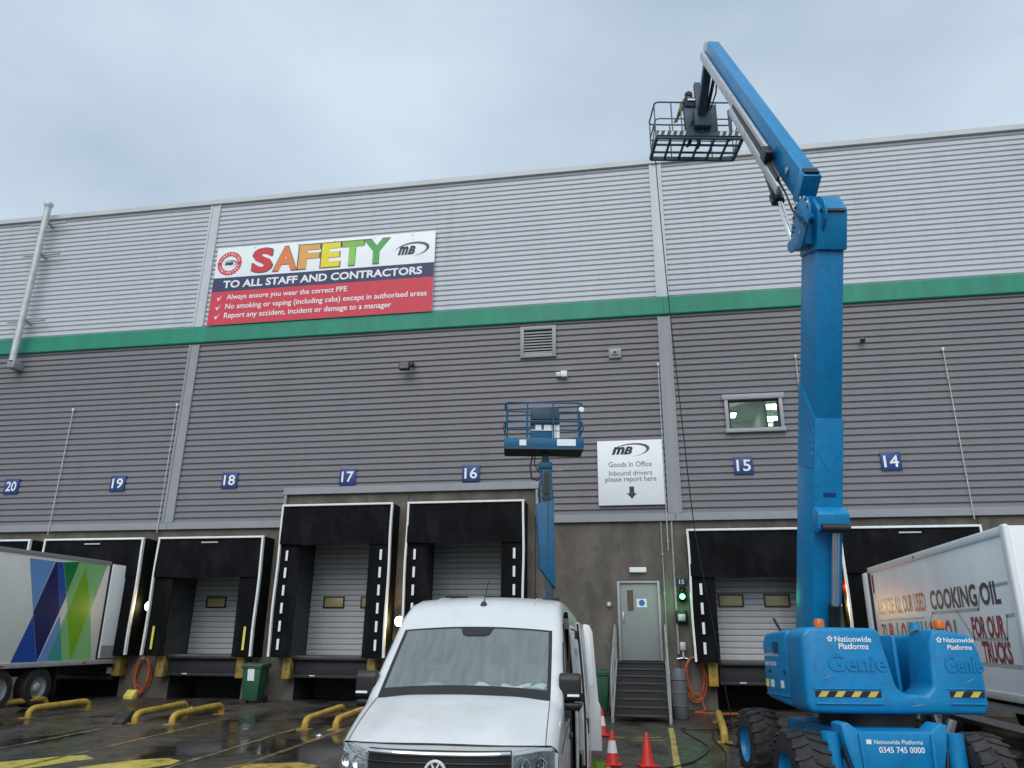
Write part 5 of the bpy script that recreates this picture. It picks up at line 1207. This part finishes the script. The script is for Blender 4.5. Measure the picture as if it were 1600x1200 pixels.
for x_, y_ in ((BX_0,BY0+.12),(BX_0,BY1-.12),(BX_1,BY0+.12),(BX_1,BY1-.12),(BX_0+.42,BY0),(-.5,BY0),(.42,BY0),(-.6,BY1),(.5,BY1)): MB().cyl((x_,y_,ZF),(x_,y_,ZF+1.10),.018,8).build('rail_post', m_rail, lift)
for xx in (BX_0, BX_1): MB().cyl((xx,BY1-.1,ZF+.05),(xx,BY0+.08,ZF+.56),.016,8).build('rail_brace', m_rail, lift)
MB().box(.72,.80,BY0-.03,BY0+.02,ZF+.15,ZF+.85).build('gate_latch', m_bluedk, lift)
con = MB().box(-.42,.02,BY0-.06,BY0+.12,ZF+.10,ZF+.92).build('control_console', m_bluedk, lift, bevel=.03)
MB().yz([(BY0-.10,ZF+.90),(BY0-.06,ZF+1.22),(BY0+.22,ZF+1.22),(BY0+.22,ZF+.90)], -.40, .05).build('console_hood', m_navy, con, bevel=.02); MB().box(-.32,-.02,BY0-.115,BY0-.09,ZF+1.08,ZF+1.13).build('console_label', m_sign, con)
MB().tube([(-.3,BY0-.05,ZF+.3),(-.2,BY0-.12,ZF+.6),(-.1,BY0-.10,ZF+.9)], .03, 8).build('console_hose', m_blk, con)
MB().box(.08,.40,BY0-.06,BY0+.08,ZF+.10,ZF+1.0).build('hydraulic_block', m_bluedk, lift, bevel=.03)

# ================================================================== WORKER IN THE BASKET
def make_person():
    J = {'pel':(0,0,.96),'wst':(0,.01,1.10),'chs':(0,.05,1.32),'nck':(0,.09,1.49),'hd0':(0,.12,1.58),'hd1':(0,.13,1.70),'hd2':(0,.125,1.765),
         'shL':(-.19,.06,1.43),'elL':(-.27,.16,1.16),'wrL':(-.24,.38,1.10),'hnL':(-.24,.45,1.10),'shR':(.19,.06,1.43),'elR':(.27,.15,1.16),'wrR':(.22,.37,1.11),'hnR':(.22,.44,1.11),
         'hpL':(-.10,0,.92),'knL':(-.12,.03,.50),'anL':(-.13,-.02,.09),'toL':(-.15,.16,.045),'hpR':(.10,0,.92),'knR':(.12,.02,.50),'anR':(.13,-.02,.09),'toR':(.15,.16,.045)}
    rad = {'pel':.155,'wst':.145,'chs':.165,'nck':.062,'hd0':.082,'hd1':.098,'hd2':.055,'shL':.075,'elL':.056,'wrL':.036,'hnL':.038,'shR':.075,'elR':.056,'wrR':.036,'hnR':.038,
           'hpL':.10,'knL':.075,'anL':.055,'toL':.045,'hpR':.10,'knR':.075,'anR':.055,'toR':.045}
    E_ = [('pel','wst'),('wst','chs'),('chs','nck'),('nck','hd0'),('hd0','hd1'),('hd1','hd2'),('chs','shL'),('shL','elL'),('elL','wrL'),('wrL','hnL'),('chs','shR'),('shR','elR'),('elR','wrR'),('wrR','hnR'),
          ('pel','hpL'),('hpL','knL'),('knL','anL'),('anL','toL'),('pel','hpR'),('hpR','knR'),('knR','anR'),('anR','toR')]
    for s_, h in ((-1,'hnL'),(1,'hnR')):
        b = Vector(J[h])
        for k in range(4):
            n1, n2 = h+'f%d' % k, h+'g%d' % k; ln = (.05,.06,.056,.044)[k]
            J[n1] = tuple(b+V((k-1.5)*.021,.045,.006)); J[n2] = tuple(b+V((k-1.5)*.022,.045+ln*.7,-.022)); rad[n1] = .010; rad[n2] = .009; E_ += [(h,n1),(n1,n2)]
        J[h+'t'] = tuple(b+V(-s_*.045,.005,-.012)); J[h+'u'] = tuple(b+V(-s_*.050,.045,-.03)); rad[h+'t'] = .011; rad[h+'u'] = .010; E_ += [(h,h+'t'),(h+'t',h+'u')]
    ks = list(J); me = bpy.data.meshes.new('person'); me.from_pydata([J[k] for k in ks], [(ks.index(a), ks.index(b)) for a, b in E_], [])
    o = bpy.data.objects.new('person_body', me); COL.objects.link(o)
    md = o.modifiers.new('skin','SKIN'); sk = me.skin_vertices[0].data
    for i, k in enumerate(ks): sk[i].radius = (rad[k], rad[k]*(.8 if k in ('pel','wst','chs') else 1)); sk[i].use_root = (k == 'pel')
    ss = o.modifiers.new('sub','SUBSURF'); ss.levels = 2; ss.render_levels = 2
    dg = bpy.context.evaluated_depsgraph_get(); new = bpy.data.meshes.new_from_object(o.evaluated_get(dg)); bpy.data.objects.remove(o)
    new.materials.clear()
    for m_ in (m_skin, m_hivis, m_navy, m_blk): new.materials.append(m_)
    for p in new.polygons:
        c = p.center
        if c.z > 1.475 and abs(c.x) < .12: k = 0
        elif c.z < .10: k = 3
        elif c.z < .93: k = 2
        elif abs(c.x) > .13 and c.y > .33: k = 0
        else: k = 1
        p.material_index = k; p.use_smooth = True
    return new
pm_ = make_person()
per = thing('person', 'worker in a yellow hi-vis jacket standing in the raised basket', 'person', LW_((-.10,5.50,ZF+.03)), YAW+R(15))
bo = link('body', pm_, per)
MB().lathe([(0,.115),(.06,.105),(.10,.06),(.108,.0),(.100,-.06),(.0,-.06)],(0,.105,1.705),n=18).build('hair', m_hair, per)
MB().lathe([(0,0),(.016,-.012),(.02,-.03),(.0,-.045)],(0,.225,1.66),n=8).build('nose', m_skin, per)
for s_ in (-1,1): MB().lathe([(0,.03),(.012,.02),(.018,0),(.012,-.02),(0,-.03)],(s_*.098,.12,1.655),n=8).build('ear', m_skin, per); MB().lathe([(0,.008),(.01,0),(0,-.008)],(s_*.035,.215,1.685),n=8).build('eye', m_blk, per)
MB().box(-.028,.028,.208,.216,1.610,1.618).build('mouth', mat('lips', (.32,.13,.11), .6), per)
MB().lathe([(.178,1.20),(.180,1.20),(.182,1.25),(.178,1.25)],(0,.03,0),n=24).build('reflective_band', m_sign, per)

# ================================================================== SMALL BOOM LIFT
SO = Vector((-1.37,-5.11,-.184))
sm = thing('small_boom_lift', 'smaller blue boom lift with empty basket behind the white van', 'boom lift', SO, YAW)
# base (behind the van)
MB().box(-.75,.75,-1.1,1.1,.35,.75).build('chassis', m_blue2, sm, bevel=.04)
for a in (-.72,.72):
    for b in (-.85,.85):
        o = MB().lathe([(.18,-.14),(.34,-.14),(.37,-.10),(.37,.10),(.34,.14),(.18,.14)],(a*.98,b,.375+.036*b),'x',24).build('tyre', m_rubber, sm); MB().lathe([(.19,0),(0,0)],(a*.98+(.08 if a > 0 else -.08),b,.375+.036*b),'x',20).build('rim', m_blue2, o)
MB().box(-.70,.70,-1.1,.75,.78,1.55).build('turntable', m_blue2, sm, bevel=.08, seg=3)
MB().beam((.0,-.4,1.45),(.03,.0,2.35),.26,.28,(0,1,0)).build('mast_base', m_blue2, sm, bevel=.02)
MB().lathe([(.10,-.05),(.20,-.04),(.20,.04),(.10,.05)],(.06,.0,2.72),n=18).build('mast_collar', m_bluedk, sm)
MB().beam((.05,0,2.3),(.04,0,3.4),.17,.2,(0,1,0)).build('mast_lower', m_bluedk, sm, bevel=.015)
mb_ = MB().xz([(.17,2.95),(.15,4.95),(-.26,4.86),(-.18,3.40),(-.12,3.32)], -.18, .14).build('main_boom', m_blue2, sm, bevel=.015)
MB().xz([(-.02,3.35),(.0,4.9),(.02,4.9),(.01,3.35)], -.19, -.17).build('boom_seam', m_bluedk, mb_)
MB().beam((.03,0,4.85),(-.02,0,5.75),.24,.26,(0,1,0)).build('jib', m_bluedk, sm, bevel=.015)
MB().box(-.07,.03,-.16,-.13,5.1,5.6).build('jib_slot', m_blk, sm); MB().box(-.05,.02,-.165,-.14,4.90,5.02).build('jib_window', m_blk, sm)
for x_ in (-.14,.10): MB().beam((x_,-.10,4.8),(x_-.03,-.10,5.75),.03,.08,(0,1,0)).build('jib_cheek', m_blue2, sm)
MB().box(-.20,.12,-.16,.16,5.70,5.85).build('platform_mount', m_blue2, sm, bevel=.02); MB().xz([(-.14,5.84),(-.10,6.08),(.02,6.08),(.06,5.84)], -.12, .12).build('mount_block', m_bluedk, sm, bevel=.01)
MB().box(-.28,.36,-.03,.03,5.68,5.72).build('cross_bar', m_grey, sm)
MB().tube([(-.33,-.1,6.05),(-.40,-.12,5.75),(-.36,-.12,5.45),(-.22,-.12,5.42),(-.15,-.12,5.52)], .022, 8).build('hose', m_blk, sm)
MB().tube([(-.28,-.1,6.05),(-.30,-.12,5.8),(-.18,-.14,5.6)], .014, 8).build('hose', m_blk, sm); MB().tube([(-.16,-.1,5.4),(-.2,-.12,5.1),(-.14,-.12,4.75)], .03, 8).build('hose', m_blk, sm)
FZ0 = 6.12; x0, x1, y0, y1 = -1.0, .83, -.40, .34
MB().box(x0,x1,y0,y1,FZ0-.02,FZ0+.01).build('platform_floor', mat('floor_dark_green', (.012,.035,.032), .7, 0, .2, 4), sm)
for a in ((x0-.02,x1+.02,y0-.02,y0,),(x0-.02,x1+.02,y1,y1+.02),(x0-.02,x0,y0+.001,y1-.001),(x1,x1+.02,y0+.001,y1-.001)): MB().box(a[0],a[1],a[2],a[3],FZ0+.012,FZ0+.25).build('toe_board', m_blue2, sm, bevel=.004)
MB().beam((x0-.01,y0,FZ0),(x1+.01,y0,FZ0),.05,.05).build('floor_beam', m_bluedk, sm)
for h in (1.12,.66):
    rr = .12; pts = []
    for (cx_, cy_, a0) in ((x1-rr,y1-rr,0),(x0+rr,y1-rr,90),(x0+rr,y0+rr,180),(x1-rr,y0+rr,270)):
        for k in range(4): a = R(a0+k*30); pts.append((cx_+rr*math.cos(a), cy_+rr*math.sin(a), FZ0+h))
    MB().tube(pts, .02, 8, closed=True).build('guard_rail', m_blue2, sm)
for x_, y_ in ((x0+.04,y0),(x0+.05,y1),(x1-.10,y0),(x1,y1-.05),(-.47,y0),(.14,y0),(-.47,y1),(.3,y1)): MB().cyl((x_,y_,FZ0),(x_,y_,FZ0+1.12),.017,8).build('rail_post', m_blue2, sm)
for xx in (x0, x1): MB().tube([(xx,y1-.05,FZ0+.50),(xx+(.05 if xx > 0 else -.05),y0+.25,FZ0+.62),(xx,y0+.03,FZ0+.42)], .016, 8).build('side_bar', m_bluedk, sm)
cn = MB().box(-.40,.30,y0+.10,y0+.32,FZ0+.05,FZ0+.95).build('control_console', m_blue2, sm, bevel=.02)
MB().box(-.38,.28,y0+.06,y0+.095,FZ0+.72,FZ0+1.02).build('console_hood', m_bluedk, cn, bevel=.015)
MB().box(-.40,.28,y0+.08,y0+.098,FZ0+.60,FZ0+.66).build('console_bar', m_blk, cn)
for a in ((-.28,-.14,.48,.60),(-.08,.10,.46,.62),(.12,.20,.46,.62),(.21,.29,.46,.62),(.12,.20,.28,.44),(.21,.29,.28,.44)): MB().box(a[0],a[1],y0+.088,y0+.098,FZ0+a[2],FZ0+a[3]).build('notice', m_sign, cn)
MB().box(-.40,.16,y0+.082,y0+.086,FZ0+.455,FZ0+.475).build('white_tape', m_sign, cn); MB().box(.20,.30,y0+.088,y0+.098,FZ0+.05,FZ0+.25).build('yellow_notice', m_yelref, cn)
MB().lathe([(.06,-.01),(.10,0),(.10,.02)],(.02,y0+.09,FZ0+.08),'y',16).build('port', m_blk, cn); MB().box(-.05,.06,y0+.07,y0+.082,FZ0+.03,FZ0+.10).build('notice', m_sign, cn)
MB().box(-.66,-.50,y0-.026,y0-.021,FZ0+.06,FZ0+.20).build('notice', m_sign, sm); MB().box(.22,.66,y0-.026,y0-.021,FZ0+.06,FZ0+.22).build('serial_plate', m_sign, sm)
MB().lathe([(.0,-.02),(.06,-.015),(.07,0),(.0,.0)],(x1-.02,y0-.02,FZ0+.95),'y',16).build('work_lamp', m_sign, sm)

# small litter on the wet yard
for i, (x, y, a) in enumerate([(-12.2,-2.3,.10),(-11.3,-2.5,.07),(-5.9,-6.6,.12)]):
    mb = MB(); mb.grid(lambda u, v: ((u-.5)*a,(v-.5)*a*.7,.012+.03*math.sin(u*5+i)*math.cos(v*4)), 4, 3); mb.grid(lambda u, v: ((u-.5)*a,(v-.5)*a*.7,.0), 4, 3)
    o = mb.build('litter', m_sign, recalc=False); o.location = (x, y, ground_z(y)+.006)
    tag(o, ['scrap of white litter in front of dock 18','smaller scrap of white litter near the green bin','white litter scrap left of the van'][i], 'litter', 'litter scraps on the yard')
